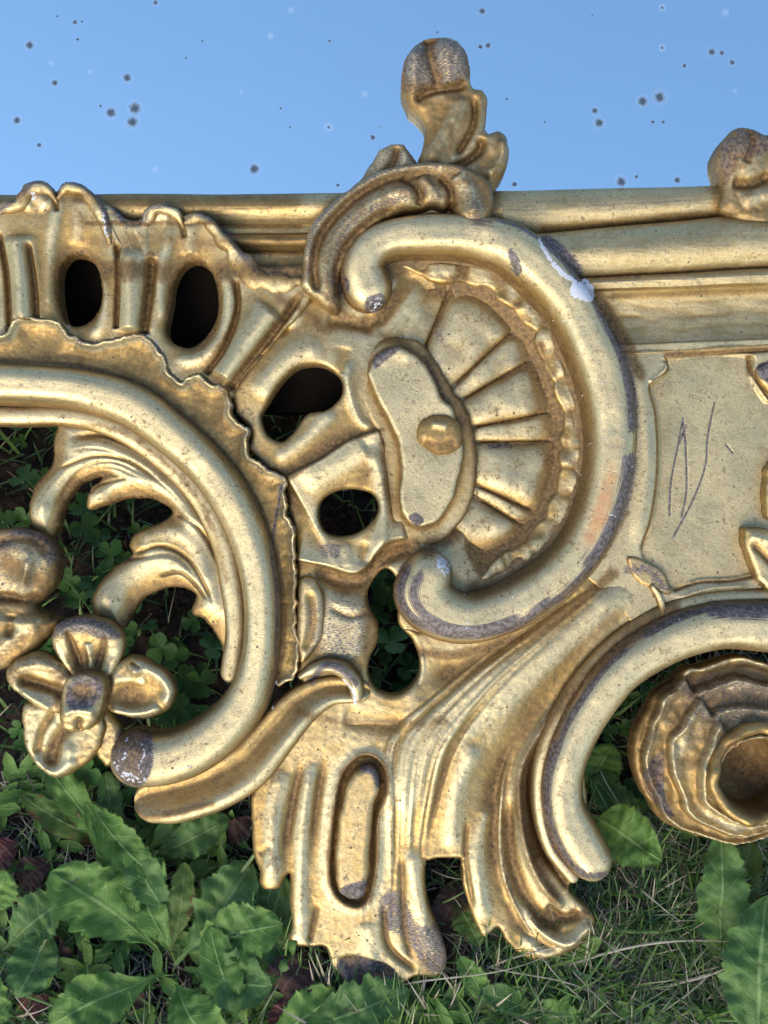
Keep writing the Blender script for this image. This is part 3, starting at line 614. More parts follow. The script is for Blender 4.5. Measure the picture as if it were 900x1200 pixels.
# band with the second hole: a step up, fading below
r.fold([(332,560),(345,553),(377,537),(407,517),(445,503)], 1, 60, 10, 2.2, (.05, .02), grime=.8)
r.line([(352,568),(390,548),(432,524)], 14, 5, (.2, .1)); r.line([(432,520),(446,560),(450,620),(440,650)], 8, 5); r.line([(428,632),(426,664)], 7, -3.5, (.3, .2), grime=.3); r.line([(405,634),(408,666)], 6, 2, (.3, .2))
r.line([(452,520),(462,570),(466,620)], 7, -5, grime=.3)
r.fold([(340,655),(383,664),(413,672),(430,665),(442,648),(455,635),(480,630)], -1, 26, 9, 2.2, (.08, .05), grime=.7)
r.line([(365,668),(400,682),(428,680),(450,655),(490,642)], 9, -7, (.1, .1), 'g', grime=.55)
r.pad([(376,690),(410,690),(432,700),(440,725),(440,750),(430,775),(400,785),(372,775),(362,740)], 22, 8, 's'); r.line([(385,710),(410,722),(436,716)], 4, -3, grime=.2)
r.line([(470,835),(492,800),(494,760)], 6, 4)
# dish of the shell
r.pad([(470,300),(560,300),(640,370),(688,470),(688,560),(650,640),(570,690),(530,665),(490,640),(460,625),(445,560),(430,480),(425,420),(430,380),(455,350)], 60, -13, 's')
r.line([(505,308),(520,340),(516,375),(500,420)], 3.4, -5, (.05, .1), grime=.7); r.line([(420,375),(445,372),(470,340),(480,312)], 10, -4, grime=.6)
r.fold([(523,322),(532,350),(512,400),(500,424)], -1, 22, 5, 1.6, grime=.5)
r.line([(470,395),(500,415),(530,450),(552,500),(560,560),(550,610),(525,645)], 9, 5, (.1, .1), grime=.25)
r.line([(380,375),(410,378),(440,385)], 8, -4, grime=.35); r.line([(352,345),(330,385),(340,372)], 6, -4, grime=.4)
for p in ([(300,372),(330,372),(350,352)], [(333,385),(350,372),(362,350)], [(318,384),(338,360)]): r.line(p, 4, 4, grime=.2)
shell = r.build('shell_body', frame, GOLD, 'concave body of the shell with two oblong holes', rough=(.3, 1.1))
# flutes of the shell: sectors of one fan, each a part, rising from the boss and bending down before the rim
cin = cr([(466,300),(500,297),(556,299),(592,313),(620,337),(652,373),(668,416),(686,468),(692,512),(688,560),(683,584),(668,619),(640,654),(606,677),(560,694)], 14)
cinr, cq = resample(cin, 3.0); Tn = np.gradient(cinr, axis=0); Tn /= np.hypot(Tn[:, 0], Tn[:, 1])[:, None]; Nn = np.stack([-Tn[:, 1], Tn[:, 0]], 1)
fc = (455., 520.); angs = [-97, -69, -42.5, -31, -11.5, -1.5, 24.5, 31, 52, 72]; hts = [3, 9, 5.5, 9, 4.5, 9, 4.5, 8, 3]
ca = np.degrees(np.arctan2(cinr[:, 1] - fc[1], cinr[:, 0] - fc[0]))
for k in range(9):
    a0, a1 = angs[k], angs[k + 1]; m_ = (ca > a0) & (ca < a1)
    if m_.sum() < 3: continue
    oc = (cinr + Nn * 14)[m_]; rad = lambda a, r_: (fc[0] + r_ * math.cos(R(a)), fc[1] + r_ * math.sin(R(a)))
    ro_ = lambda a: np.interp(a, ca[np.argsort(ca)], np.hypot(cinr[:, 0] - fc[0], cinr[:, 1] - fc[1])[np.argsort(ca)]) - 14
    poly = [rad(a0, 70)] + [rad(a0, x) for x in np.linspace(80, ro_(a0), 12)] + [tuple(p) for p in oc] + [rad(a1, x) for x in np.linspace(ro_(a1), 80, 12)] + [rad(a1, 70)] + [rad(a, 70) for a in np.linspace(a1, a0, 6)[1:-1]]
    r = Relief(poly, h0=8, z=0, er=2.5, ed=2.5, back=-18, raw=True, step=1.4)
    th = np.degrees(np.arctan2(r.V - fc[1], r.U - fc[0])) + 1.6 * vnoise(r.U, r.V, 40, 2); q = (th - (a0 + a1) / 2) / ((a1 - a0) / 2); dC = dline(r.U, r.V, cinr)[0]; rr_ = np.hypot(r.U - fc[0], r.V - fc[1])
    env = sstep((dC - 32) / 40) * (0.45 + .55 * sstep((rr_ - 85) / 45)); tilt = .35 if k % 2 else -.5
    r.Z += -7 + hts[k] * env * (1 - .75 * np.abs(np.clip(q, -1, 1)) ** 3.2) + 1.8 * tilt * q * env + 9 * np.exp(-dC / 13.) + 2.0 * vnoise(r.U, r.V, 26, 3) * env
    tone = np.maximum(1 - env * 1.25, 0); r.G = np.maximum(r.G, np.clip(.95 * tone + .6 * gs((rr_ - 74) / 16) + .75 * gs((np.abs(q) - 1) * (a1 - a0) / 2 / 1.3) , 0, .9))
    r.build('shell_flute', shell, GOLD, rough=(.15, .4), ws=.3, pale=.12, pool=.8)
# scalloped rim: a smooth undulating ledge whose inner edge is wavy, a dark gap behind it
for (o0, o1, z0, lab, seed) in ((-6, 6, 2, None, 3), (9, 31, 2, 'scalloped wavy rim inside the big scroll', 9)):
    e = sstep(cq / 40) * sstep((cq[-1] - cq) / 50)
    wi = o1 + (3.5 * vnoise(cq + 50 * seed, cq * 0, 22, seed % 8) + 3.6 * np.abs(np.sin(cq / 13. + 1.2 * vnoise(cq, cq * 0, 60, 1))) ** .6 - 2)
    wo = o0 + (1.5 * vnoise(cq + 9 * seed, cq * 0, 11, 4) if o0 > 0 else 0 * cq)
    inner = cinr + Nn * (wo + (wi - wo) * (.25 + .75 * e))[:, None]; outer = cinr + Nn * wo[:, None]
    r = Relief(np.vstack([outer, inner[::-1]]), h0=8, z=z0, er=4.5, ed=5.5, back=-18, raw=True, step=1.3)
    dC, tC, _ = dline(r.U, r.V, cinr); sq = tC * cq[-1]; wave = np.abs(np.sin(sq / 13. + 1.2 * vnoise(sq, sq * 0, 60, 1)))
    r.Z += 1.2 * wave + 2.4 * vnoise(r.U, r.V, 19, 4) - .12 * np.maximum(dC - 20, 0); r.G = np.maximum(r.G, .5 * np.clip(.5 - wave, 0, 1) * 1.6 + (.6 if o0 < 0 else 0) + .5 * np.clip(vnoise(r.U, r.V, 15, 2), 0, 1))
    r.build('scalloped_rim', shell, GOLD, lab, rough=(.5, .6), ws=.15, pale=.1)

# ---- kidney cabochon with collar and nub
kid = [(433,447),(432,430),(443,415),(463,405),(483,412),(503,433),(517,463),(530,477),(542,513),(542,540),(533,580),(517,607),(497,618),(480,613),(468,593),(470,553),(467,520),(453,490)]
r = Relief([(418,450),(416,425),(432,402),(462,393),(492,400),(515,428),(530,455),(550,485),(560,530),(556,580),(538,615),(507,640),(473,630),(452,612),(447,570),(446,520),(432,490)], h0=14, z=6, er=6, ed=6, back=-16)
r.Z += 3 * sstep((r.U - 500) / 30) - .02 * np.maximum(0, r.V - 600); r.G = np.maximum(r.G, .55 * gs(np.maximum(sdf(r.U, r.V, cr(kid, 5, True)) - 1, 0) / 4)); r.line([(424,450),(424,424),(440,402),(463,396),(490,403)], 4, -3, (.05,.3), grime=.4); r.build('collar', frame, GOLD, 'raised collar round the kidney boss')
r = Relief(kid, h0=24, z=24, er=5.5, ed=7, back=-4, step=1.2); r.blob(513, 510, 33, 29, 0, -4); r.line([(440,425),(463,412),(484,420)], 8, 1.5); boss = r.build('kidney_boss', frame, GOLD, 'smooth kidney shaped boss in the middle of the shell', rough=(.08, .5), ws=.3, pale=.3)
r = Relief([(489,512),(492,496),(503,487),(520,485),(536,491),(543,504),(541,520),(530,530),(513,532),(498,525)], h0=30, z=33, er=13, ed=12, back=16, step=1.2); r.line([(495,520),(515,524),(536,518)], 6, -3, grime=.5); r.G += .35; r.line([(505,497),(525,500)], 4, 2); r.build('nub', boss, GOLD, rough=(.5, .8))

# ---- left C-scroll: outer flange with ruffled lip, bead, inner flange
lipo = [(-150,404),(-60,396),(0,393),(12,382),(20,373),(43,373),(67,377),(80,390),(95,397),(110,403),(122,400),(133,398),(157,392),(177,398),(190,415),(200,437),(213,447),(233,437),(247,450),(267,458),(272,482),(280,494),(292,503),(289,526),(298,538),(311,545),(322,555),(334,562),(335,596),(344,620),(348,650),(346,680),(348,730),(350,775),(344,795),(326,806)]
pin = [(u, v) for u, v, *_ in [(-150,452),(-60,446),(0,448),(80,453),(147,472),(197,507),(241,548),(272,592),(291,637),(302,683),(305,730),(301,778),(287,822),(258,858),(222,883)]]
lp = cr(lipo, 8); lp, lq = resample(lp, 2.5); Tn = np.gradient(lp, axis=0); Tn /= np.hypot(Tn[:, 0], Tn[:, 1])[:, None]
w_ = 2.2 * vnoise(lq, lq * 0, 9, 3) + 1.5 * vnoise(lq, lq * 0 + 5, 4, 4); lp = lp + np.stack([-Tn[:, 1], Tn[:, 0]], 1) * w_[:, None]
r = Relief(np.vstack([lp, cr(pin[:-3], 6)[::-1]]), h0=18, z=0, er=2.5, ed=3, back=-12, raw=True, step=1.4)
dL, tL, _ = dline(r.U, r.V, lp); mk = np.interp(tL, [0, .62, .72, 1], [1, 1, .75, .5])
r.Z += 9 + (13 * np.exp(-(dL / 9.) ** 1.4) + 2.6 * gs((dL - 3.2) / 2.2)) * mk + 2.0 * np.exp(-dL / 7.) * vnoise(r.U, r.V, 11, 2)
r.G = np.maximum(r.G, .40 * sstep((dL - 5) / 9.) * mk); dP = dline(r.U, r.V, cr(pin, 6))[0]; r.G = np.maximum(r.G, .85 * gs((dP - 27) / 4))
flange = r.build('scroll_flange', frame, GOLD, 'amber toned cove round the left scroll with a thin crinkled edge', rough=(.5, 1.0))
SC = [(-150,452,27,14,34),(-60,446,25,14,36),(0,448,25,14,38),(80,453,25,14,38),(147,472,27,14,38),(197,507,26,14,38),(241,548,25,14,38),(272,592,25,14,38),(291,637,24,14,38),(302,683,23,14,38),(305,730,22,14,38),(301,778,23,14,38),(287,822,26,14,39),(258,858,29,14,41),(222,883,31,14,43),(188,893,33,14,44),(160,893,36,12,50)]
bead('c_scroll', SC, frame, GOLD, p_main, 40, 4, caps=(False, True), label='large left C-scroll ending in a worn ball', m=40,
     wear_s=[(0, 0, 1, .93, .09, .45), (1, 0, .8, -.95, .05, .7)])
bead('scroll_flange', [(-150,478,12,4,8),(0,486,12,4,8),(70,486,12,4,8),(130,500,13,4,8),(185,534,14,4,8),(230,580,14,4,8),(258,635,14,4,8),(270,690,14,4,8),(274,740,12,4,8),(268,790,12,4,8)], frame, GOLD, p_soft, 18, -18, caps=(False, True))
# hanging band under the ball
bead('lower_band', [(420,812,14,6,10),(385,812,18,8,12),(352,830,23,9,15),(322,863,26,10,17),(290,899,29,10,18),(250,922,31,10,19),(205,936,31,10,19),(182,940,27,10,17)], frame, GOLD, lambda s: np.maximum(1 - np.abs(s) ** 6, 0) ** .6 * (.30 + .70 * sstep((-s + .15) / .75)) - .18 * gs((s - .35) / .2), 20, -16,
     wear_s=[(0, 0, 1, .3, .25, .5)], m=34)
# curled leaf and small lobe between scroll and hole
r = Relief([(350,680),(362,676),(374,686),(380,706),(379,740),(370,760),(354,778),(348,760),(348,720)], h0=16, z=17, er=10, ed=8, back=-6); r.line([(362,690),(366,730),(356,765)], 5, -3, grime=.3); r.build('leaf_lobe', frame, GOLD, 'small flat lobe beside the left scroll')
bead('curled_leaf', [(352,794,4,12,10),(366,786,8,14,14),(384,781,9,16,16),(402,786,10,16,17),(415,800,10,14,16),(418,818,8,10,13)], frame, GOLD, p_round, 26, -10, label='small dark curled leaf above the slot')

# ---- acanthus inside the left scroll
ac = [(70,490),(64,505),(62,518),(60,543),(43,564),(34,590),(37,615),(56,632),(69,616),(74,592),(92,568),(117,559),(106,573),(101,589),(107,597),(140,586),(171,584),(194,591),(200,603),(183,615),(157,626),(150,640),(152,651),(132,666),(113,688),(107,712),(119,730),(142,738),(153,720),(167,702),(187,692),(210,689),(228,697),(224,718),(241,728),(257,751),(263,778),(280,790),(296,760),(292,690),(275,630),(235,570),(190,525),(140,498),(100,486)]
r = Relief(ac, h0=0, z=-2, er=5, ed=6, back=-22)
r.pad(ac, 26, 5, 's')
for p, w, h in (([(80,512),(130,512),(190,545),(235,600),(262,670)], 6, -5), ([(70,530),(120,524),(170,545),(215,590),(245,650)], 7, 4.5), ([(55,612),(58,580),(85,550),(125,542),(165,556),(200,585)], 9, 6),
                ([(68,550),(110,535),(150,540),(190,565)], 4, -4), ([(112,590),(130,570),(165,565),(205,585),(235,625)], 7, 5), ([(104,580),(118,568),(150,560)], 3, -3),
                ([(160,632),(200,622),(228,640),(250,690)], 6, 4), ([(155,650),(190,640),(225,660),(252,710)], 4, -4.5), ([(120,715),(130,685),(160,660),(200,655),(235,685),(258,730)], 9, 6),
                ([(185,675),(215,672),(245,705)], 3.4, -4), ([(205,600),(235,620),(258,660)], 5, -4)):
    r.line(p, w * (.55 if h < 0 else 1.3), h * (.8 if h < 0 else .65), (.1, .15), grime=.3 if h < 0 else 0)
for k in range(26):
    a_ = random.uniform(0, 1); q = [[(66+a_*20,512+a_*60),(125,515+a_*45),(185,548+a_*50),(232,602+a_*30)], [(115+a_*40,690-a_*50),(165,640+a_*22),(205,628+a_*38),(240,660+a_*40)], [(60+a_*20,600-a_*30),(90,555+a_*12),(130,540+a_*20),(180,560+a_*20)]][k % 3]; r.line(q, random.uniform(1.2, 2.2), random.uniform(-1.5, 1.0), (.25, .3), grime=random.choice([0, .25]))
r.blob(45, 600, 22, 26, 0, 7); r.blob(125, 705, 20, 24, 0, 9); r.blob(110, 582, 14, 14, 0, 4)
r.build('acanthus_leaf', frame, GOLD, 'pale acanthus spray curling inside the left scroll')

# ---- big C-scroll
MC = [(430,330,30,16,30),(424,308,27,17,32),(436,286,24,18,33),(462,274,24,18,34),(505,270,26,18,35),(552,272,27,18,36),(596,283,30,18,38),(625,303,31,18,39),(651,328,30,18,40),(675,360,29,18,40),(696,402,31,18,41),(711,440,32,18,41),(719,483,31,18,41),(721,527,30,18,41),(712,578,29,18,41),(692,632,29,18,41),(664,669,29,18,41),(625,699,31,18,41),(583,720,30,18,41),(546,727,31,18,42),(514,717,34,18,44),(497,697,36,18,46),(502,675,30,18,46)]
bead('c_scroll', MC, frame, GOLD, p_main, 45, 4, label='big central C-scroll with chipped white gesso at its shoulder', m=44, step=2.,
     wear_s=[(1, .22, .40, -.72, .14, .9), (1, .40, .56, -.66, .15, 1.), (1, .60, .80, -.60, .24, 1.), (1, .80, .99, -.35, .22, .95), (1, .30, .98, -.97, .04, .7), (0, 0, 1, .97, .06, .6)])
# ---- acanthus wrapped over its shoulder
WL = [(352,330),(356,290),(363,262),(385,238),(420,212),(455,195),(500,187),(545,193),(571,207),(579,224),(577,246),(566,268),(548,268),(536,256),(530,238),(520,240),(505,238),(490,242),(474,243),(448,254),(425,272),(406,296),(396,325),(398,352),(392,364),(372,352),(360,342)]
r = Relief(WL, h0=38, z=38, er=9, ed=14, back=0)
r.line([(372,345),(368,300),(384,262),(420,228),(465,206),(520,204)], 6, -7, (.05, .15), grime=.35); r.line([(366,320),(364,285),(385,250),(425,216),(470,198),(530,196),(565,210)], 5, 4, (.1, .1))
r.line([(384,350),(382,305),(398,270),(430,242),(462,226),(484,226)], 7, 5, (.1, .02)); r.line([(395,350),(394,312),(410,280),(438,254),(465,242)], 3.5, -6, (.05, .1), grime=.5)
r.line([(470,206),(490,222),(492,240)], 5, -7, (.1, .05), grime=.4); r.line([(492,205),(508,225),(512,242)], 6, 6); r.line([(515,206),(528,222),(530,242)], 4, -8, (.1, .05), grime=.5); r.line([(535,203),(550,225),(554,255)], 9, 8, (.1, .1))
r.blob(478, 230, 11, 10, 0, 6); r.blob(556, 254, 14, 15, 0, 8); r.build('acanthus_wrap', frame, GOLD, 'dark worn acanthus leaf wrapped over the top of the big scroll', rough=(.7, 1.2))
r = Relief([(410,222),(423,208),(437,187),(447,172),(468,165),(477,173),(489,188),(500,205),(460,222)], h0=20, z=18, er=8, ed=8, back=-12); r.line([(466,168),(460,190),(448,206)], 5, -5, grime=.3); r.line([(474,175),(476,195)], 4, 4); r.build('small_leaf', frame, GOLD, 'small leaf at the left foot of the upright crest leaf')
CL = [(488,200),(490,185),(496,165),(498,148),(493,132),(478,117),(470,92),(476,65),(493,47),(516,42),(538,48),(550,67),(554,94),(566,98),(573,113),(571,148),(586,148),(597,158),(596,188),(584,212),(574,225),(540,215)]
r = Relief(CL, h0=30, z=18, er=11, ed=11, back=-12)
r.blob(512, 68, 36, 32, 0, 26); r.blob(531, 62, 14, 18, -15, 9); r.blob(486, 70, 10, 24, 12, 7); r.line([(503,44),(504,66),(512,88),(520,100)], 9, -11, (.05, .2), grime=.5); r.line([(530,50),(534,64),(528,78)], 3, -4, grime=.2); r.line([(486,60),(484,90),(494,112)], 8, 7.5); r.line([(482,112),(505,103),(535,98),(550,92)], 5, -10.5, grime=.3)
r.line([(540,105),(530,140),(500,190)], 8, 7.5); r.line([(556,105),(556,140),(535,180)], 4, -7.5, grime=.3); r.line([(566,155),(560,175),(520,200)], 5, -9, grime=.35); r.line([(590,160),(588,185),(570,205)], 6, 9); r.blob(586, 165, 12, 16, 0, 6)
r.build('crest_leaf', frame, GOLD, 'upright curled leaf with a round head standing against the mirror', rough=(.8, 1.4))
r = Relief([(846,180),(852,160),(866,147),(884,144),(905,152),(940,170),(955,215),(940,262),(890,262),(862,250),(848,240),(853,215)], h0=30, z=20, er=12, ed=12, back=-12)
r.blob(872, 172, 20, 22, 0, 9); r.line([(880,146),(884,165),(876,190)], 5, -6, (.1,.1), grime=.4); r.line([(862,160),(858,190)], 4, 3); r.line([(860,210),(885,212),(910,200)], 6, -8); r.line([(870,235),(895,225),(930,220)], 8, 5); r.build('crest_leaf', frame, GOLD, 'knobbly leaf tip at the right edge of the mirror', rough=(1.0, 1.4))

# ---- hanging fan of folded drapery below
SK = [(350,840),(310,905),(294,934),(294,970),(296,1000),(304,1024),(304,1038),(313,1045),(328,1041),(338,1026),(339,1060),(342,1088),(337,1100),(346,1110),(362,1113),(381,1114),(391,1140),(412,1158),(436,1166),(462,1162),(487,1147),(505,1149),(521,1140),(523,1114),(512,1085),(502,1055),(499,1013),(503,1010),(538,1009),(541,1014),(544,1044),(556,1082),(566,1098),(573,1100),(583,1090),(588,1096),(595,1108),(612,1123),(633,1130),(662,1122),(687,1106),(699,1088),(694,1070),(676,1056),(668,1040),(690,1000),(690,940),(690,880),(740,800),(800,745),(790,715),(770,690),(745,672),(720,640),(690,640),(640,690),(560,740),(500,740),(470,740),(430,800)]
r = Relief(SK, h0=10, z=6, holes=HOLES[4:], er=6, ed=6, back=-18, n=4)
r.line([(500,800),(560,775),(640,735),(700,685),(730,655)], 16, -6, (.1, .05), grime=.3)
r.line([(470,790),(485,835),(470,900),(455,960)], 18, 3)
# broad swell running down the fan, hollow beside the lower scroll
r.line([(740,672),(680,735),(600,790),(530,850),(480,920),(470,1000)], 36, 11, (.12, .2)); r.line([(750,700),(690,755),(640,820),(600,880),(575,960),(580,1040)], 20, -6, (.1, .2), grime=.25)
r.line([(778,720),(715,760),(665,825),(640,880),(626,930),(632,985),(655,1030)], 9, -12, (.05, .1), grime=.5)
r.line([(700,780),(650,835),(612,895),(609,951),(617,997),(634,1035),(662,1066)], 5, 9, (.25, .03)); r.line([(636,870),(624,900),(625,950),(640,1000),(668,1045)], 4, -7, (.2, .05), grime=.5)
r.fold([(609,860),(590,910),(585,982),(590,1031),(609,1075),(626,1102)], 1, 16, -8, 2.5, (.3, .05), grime=.45); r.line([(600,890),(588,923),(585,982),(590,1031),(606,1072),(624,1100)], 4, 4, (.2, .05))
r.line([(600,930),(598,985),(606,1030),(628,1072),(662,1088)], 9, -9, (.2, .05), grime=.5)
r.line([(612,1050),(630,1086),(662,1104),(694,1082)], 6, 9, (.25, .05)); r.line([(640,1062),(662,1078),(682,1070)], 6, -6, grime=.5); r.line([(605,1090),(640,1118),(685,1100)], 7, 4)
for k, (a, w, h) in enumerate([(0, 3.5, -3.2), (13, 4, 2.4), (24, 3, -3), (36, 4.5, 2.4), (49, 3.2, -3), (62, 5, 2.5), (76, 3, -2.6), (90, 4, 2)]):
    r.line([(735 - a * .35, 668 + a * .12), (660 - a * .6, 735 + a * .1), (585 - a * .75, 800 + a * .15), (532 - a * .8, 870), (508 - a * .55, 950), (500 - a * .45, 1005 + a * .5)][0 if k % 2 else 1:], w * 1.25, h * .6, (.3, .4), grime=0)
for k in range(60):
    a = random.uniform(-6, 100); j_ = random.uniform(-6, 6); q = [(735 - a * .35, 668 + a * .12), (660 - a * .6, 735 + a * .1), (585 - a * .75 + j_, 800 + a * .15), (532 - a * .8, 870), (508 - a * .55, 950), (500 - a * .45, 1005 + a * .5)]
    i0 = random.choice([0, 1, 2, 2]); r.line(q[i0:i0 + 4], random.uniform(1.3, 2.4), random.uniform(-1.3, 1.0), (.3, .3), grime=random.choice([0, 0, .35]))
for k in range(22):
    u = random.uniform(340, 500); v = random.uniform(900, 1050); r.line([(u, v), (u - random.uniform(-2, 6), v + 40), (u + random.uniform(-6, 6), v + 80)], random.uniform(1.2, 2.2), random.uniform(-1.1, .8), (.3, .3), grime=random.choice([0, 0, .3]))
r.line([(560,870),(535,930),(528,1000)], 10, 5); r.line([(575,940),(560,1010),(568,1085)], 9, 5); r.line([(548,960),(546,1005),(556,1070)], 3, -3, grime=.2)
r.line([(356,885),(345,930),(336,978),(330,1015)], 6, -4.5, (.3, .3), grime=.4); r.line([(383,875),(373,930),(367,985),(366,1020)], 5.5, -4.5, (.3, .4), grime=.4); r.line([(330,900),(318,960),(320,1030)], 10, 5); r.line([(366,890),(356,950),(352,1020),(352,1100)], 8, 5)
r.line([(372,1060),(362,1108)], 4, -3); r.line([(450,1060),(455,1110),(490,1142)], 4, -4, grime=.3); r.line([(480,990),(492,1070),(512,1130)], 9, 4); r.line([(430,1080),(435,1150)], 12, 3); r.line([(470,1000),(474,1090),(485,1130)], 4, -3)
r.pad([(395,1124),(420,1118),(455,1130),(466,1146),(440,1158),(410,1150)], 8, -3, 's')
r.blob(318, 1025, 12, 20, 0, 6); r.line([(303,1003),(312,995),(318,990)], 3, -1.5, grime=.2); r.blob(352, 1098, 12, 12, 0, 4)
r.line([(400,840),(440,850),(480,850)], 10, -4, grime=.4)
slot = [(417,888),(398,914),(389,971),(386,1026),(395,1052),(417,1064),(433,1052),(441,1011),(443,960),(454,923),(451,898),(435,885)]
r.line(slot + [slot[0]], 6, 3.5, (0, 0)); r.pad(slot, 4, -10, 's')
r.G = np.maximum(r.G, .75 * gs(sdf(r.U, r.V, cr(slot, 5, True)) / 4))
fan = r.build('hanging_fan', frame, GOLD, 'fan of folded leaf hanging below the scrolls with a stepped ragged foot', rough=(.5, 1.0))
r = Relief([(424,898),(407,916),(397,960),(393,1015),(398,1044),(417,1053),(429,1041),(434,997),(437,953),(445,923),(440,901)], h0=10, z=19, er=8, ed=8, back=-14); r.build('slot_boss', fan, GOLD, 'long smooth boss set in the slot', rough=(.3, .6))

# ---- lower right scroll
LR = [(1080,770,31,14,34),(1000,742,31,14,36),(940,737,31,14,38),(900,736,31,14,38),(854,735,29,14,38),(808,745,29,14,37),(766,765,28,14,37),(728,793,27,14,37),(696,835,26,14,37),(674,877,25,14,37),(663,915,25,14,37),(664,950,26,14,38),(677,982,29,14,39),(695,1012,27,14,38)]
bead('c_scroll', LR, frame, GOLD, lambda s: p_main(-s), 40, 4, caps=(False, True), label='lower right C-scroll coming down to a blunt foot', m=40, wear_s=[(1, .1, .52, .80, .16, .95), (1, .52, .99, .74, .14, .85)])
bead('scroll_flange', [(1080,728,9,8,8),(960,700,9,8,8),(890,699,9,8,8),(820,706,9,8,8),(765,726,10,8,8),(712,764,10,8,8),(672,812,10,8,8),(646,860,10,8,9),(634,905,9,8,9),(634,950,9,8,9),(646,995,9,8,9),(672,1030,8,8,8)], frame, GOLD, p_soft, 18, -8, caps=(False, True), wear_s=[(0, 0, 1, -.6, .4, .5)])

# ---- flower, lower left
flower = bpy.data.objects.new('flower', None); COL.objects.link(flower); flower.parent = frame; flower['label'] = 'four petalled gilded flower with a blunt dark heart'
rose = bpy.data.objects.new('rose', None); COL.objects.link(rose); rose.parent = frame; rose['label'] = 'open gilded rose of overlapping petals round a deep cup'
def petal(name, parent, outline, z, er, ed, ops=(), h0=40, back=None, label=None, rough=(.8, 1.3)):
    r = Relief(outline, h0=h0, z=z, er=er, ed=ed, back=z - 15 if back is None else back)
    for o in ops: getattr(r, o[0])(*o[1:])
    return r.build(name, parent, GOLD, label, rough=rough)
fz = 30
petal('petal', flower, [(104,840),(118,838),(136,860),(136,890),(120,905),(105,888),(98,862)], fz - 12, 8, 8)
petal('petal', flower, [(23,828),(60,828),(95,835),(118,850),(112,882),(84,908),(58,916),(40,904),(26,886),(20,857)], fz - 4, 9, 9, [('line', [(90,840),(64,868),(50,905)], 9, -7), ('line', [(60,835),(44,860),(38,890)], 5, -4), ('line', [(85,890),(60,908),(34,890)], 7, 5), ('blob', 78, 883, 9, 8, 0, 4)], label='broad lower petal of the flower')
petal('petal', flower, [(1,793),(8,780),(38,765),(62,774),(84,800),(82,830),(64,840),(38,830),(12,811)], fz + 2, 9, 10, [('line', [(84,818),(50,806),(14,796)], 7, -9), ('line', [(70,784),(40,780),(12,788)], 7, 6), ('line', [(60,834),(36,820),(20,808)], 6, 4)])
petal('petal', flower, [(122,792),(140,775),(156,770),(184,782),(204,806),(197,832),(170,845),(140,842),(118,830)], fz + 2, 10, 11, [('line', [(124,834),(155,838),(188,830)], 6, 5), ('line', [(126,800),(150,798),(172,802)], 6, 3), ('blob', 146, 818, 28, 20, 10, -9), ('line', [(146,778),(180,788),(198,810),(188,832)], 8, 7), ('blob', 158, 788, 7, 7, 0, 8), ('line', [(150,776),(165,784)], 3, -4)])
petal('petal', flower, [(58,762),(60,738),(74,726),(98,722),(124,728),(141,744),(142,766),(130,790),(112,800),(80,798)], fz + 5, 10, 13, [('line', [(76,735),(84,765),(90,790)], 4, -5), ('line', [(124,740),(116,768),(108,790)], 4, -4), ('blob', 96, 778, 26, 22, 0, -13), ('line', [(64,750),(82,735),(110,734),(136,750)], 9, 8), ('line', [(100,752),(104,790)], 5, 5)], label='upper cupped petal')
petal('flower_heart', flower, [(68,816),(76,796),(96,788),(116,792),(122,810),(118,832),(108,853),(92,860),(74,860),(66,846)], fz + 26, 11, 13, [('blob', 96, 812, 22, 14, 0, -6), ('line', [(72,838),(90,832),(112,836)], 5, 5), ('line', [(92,840),(90,858)], 4, -4), ('line', [(76,800),(98,792),(116,800)], 5, 4)], 58, 20, 'dark blunt heart of the flower')
# leaf head at the left edge
petal('leaf_head', frame, [(-60,640),(-20,622),(10,618),(35,622),(54,634),(63,655),(60,682),(46,702),(34,712),(50,724),(64,730),(50,748),(30,768),(0,785),(-60,800),(-90,720)], 24, 13, 14,
      [('blob', 28, 655, 36, 30, 0, 14), ('blob', 16, 664, 18, 15, 20, -8), ('line', [(-20,640),(10,632),(40,636),(56,655)], 6, -5), ('line', [(30,640),(36,660),(24,690)], 5, 6), ('line', [(-30,720),(10,730),(50,728)], 6, 7), ('line', [(34,652),(30,680),(20,706)], 7, 6), ('line', [(48,705),(20,702),(-10,700)], 6, -9), ('line', [(46,735),(20,742),(-10,765)], 8, 6), ('line', [(10,720),(8,750)], 6, -5)], 34, -10, 'dark rounded leaf head above the flower')

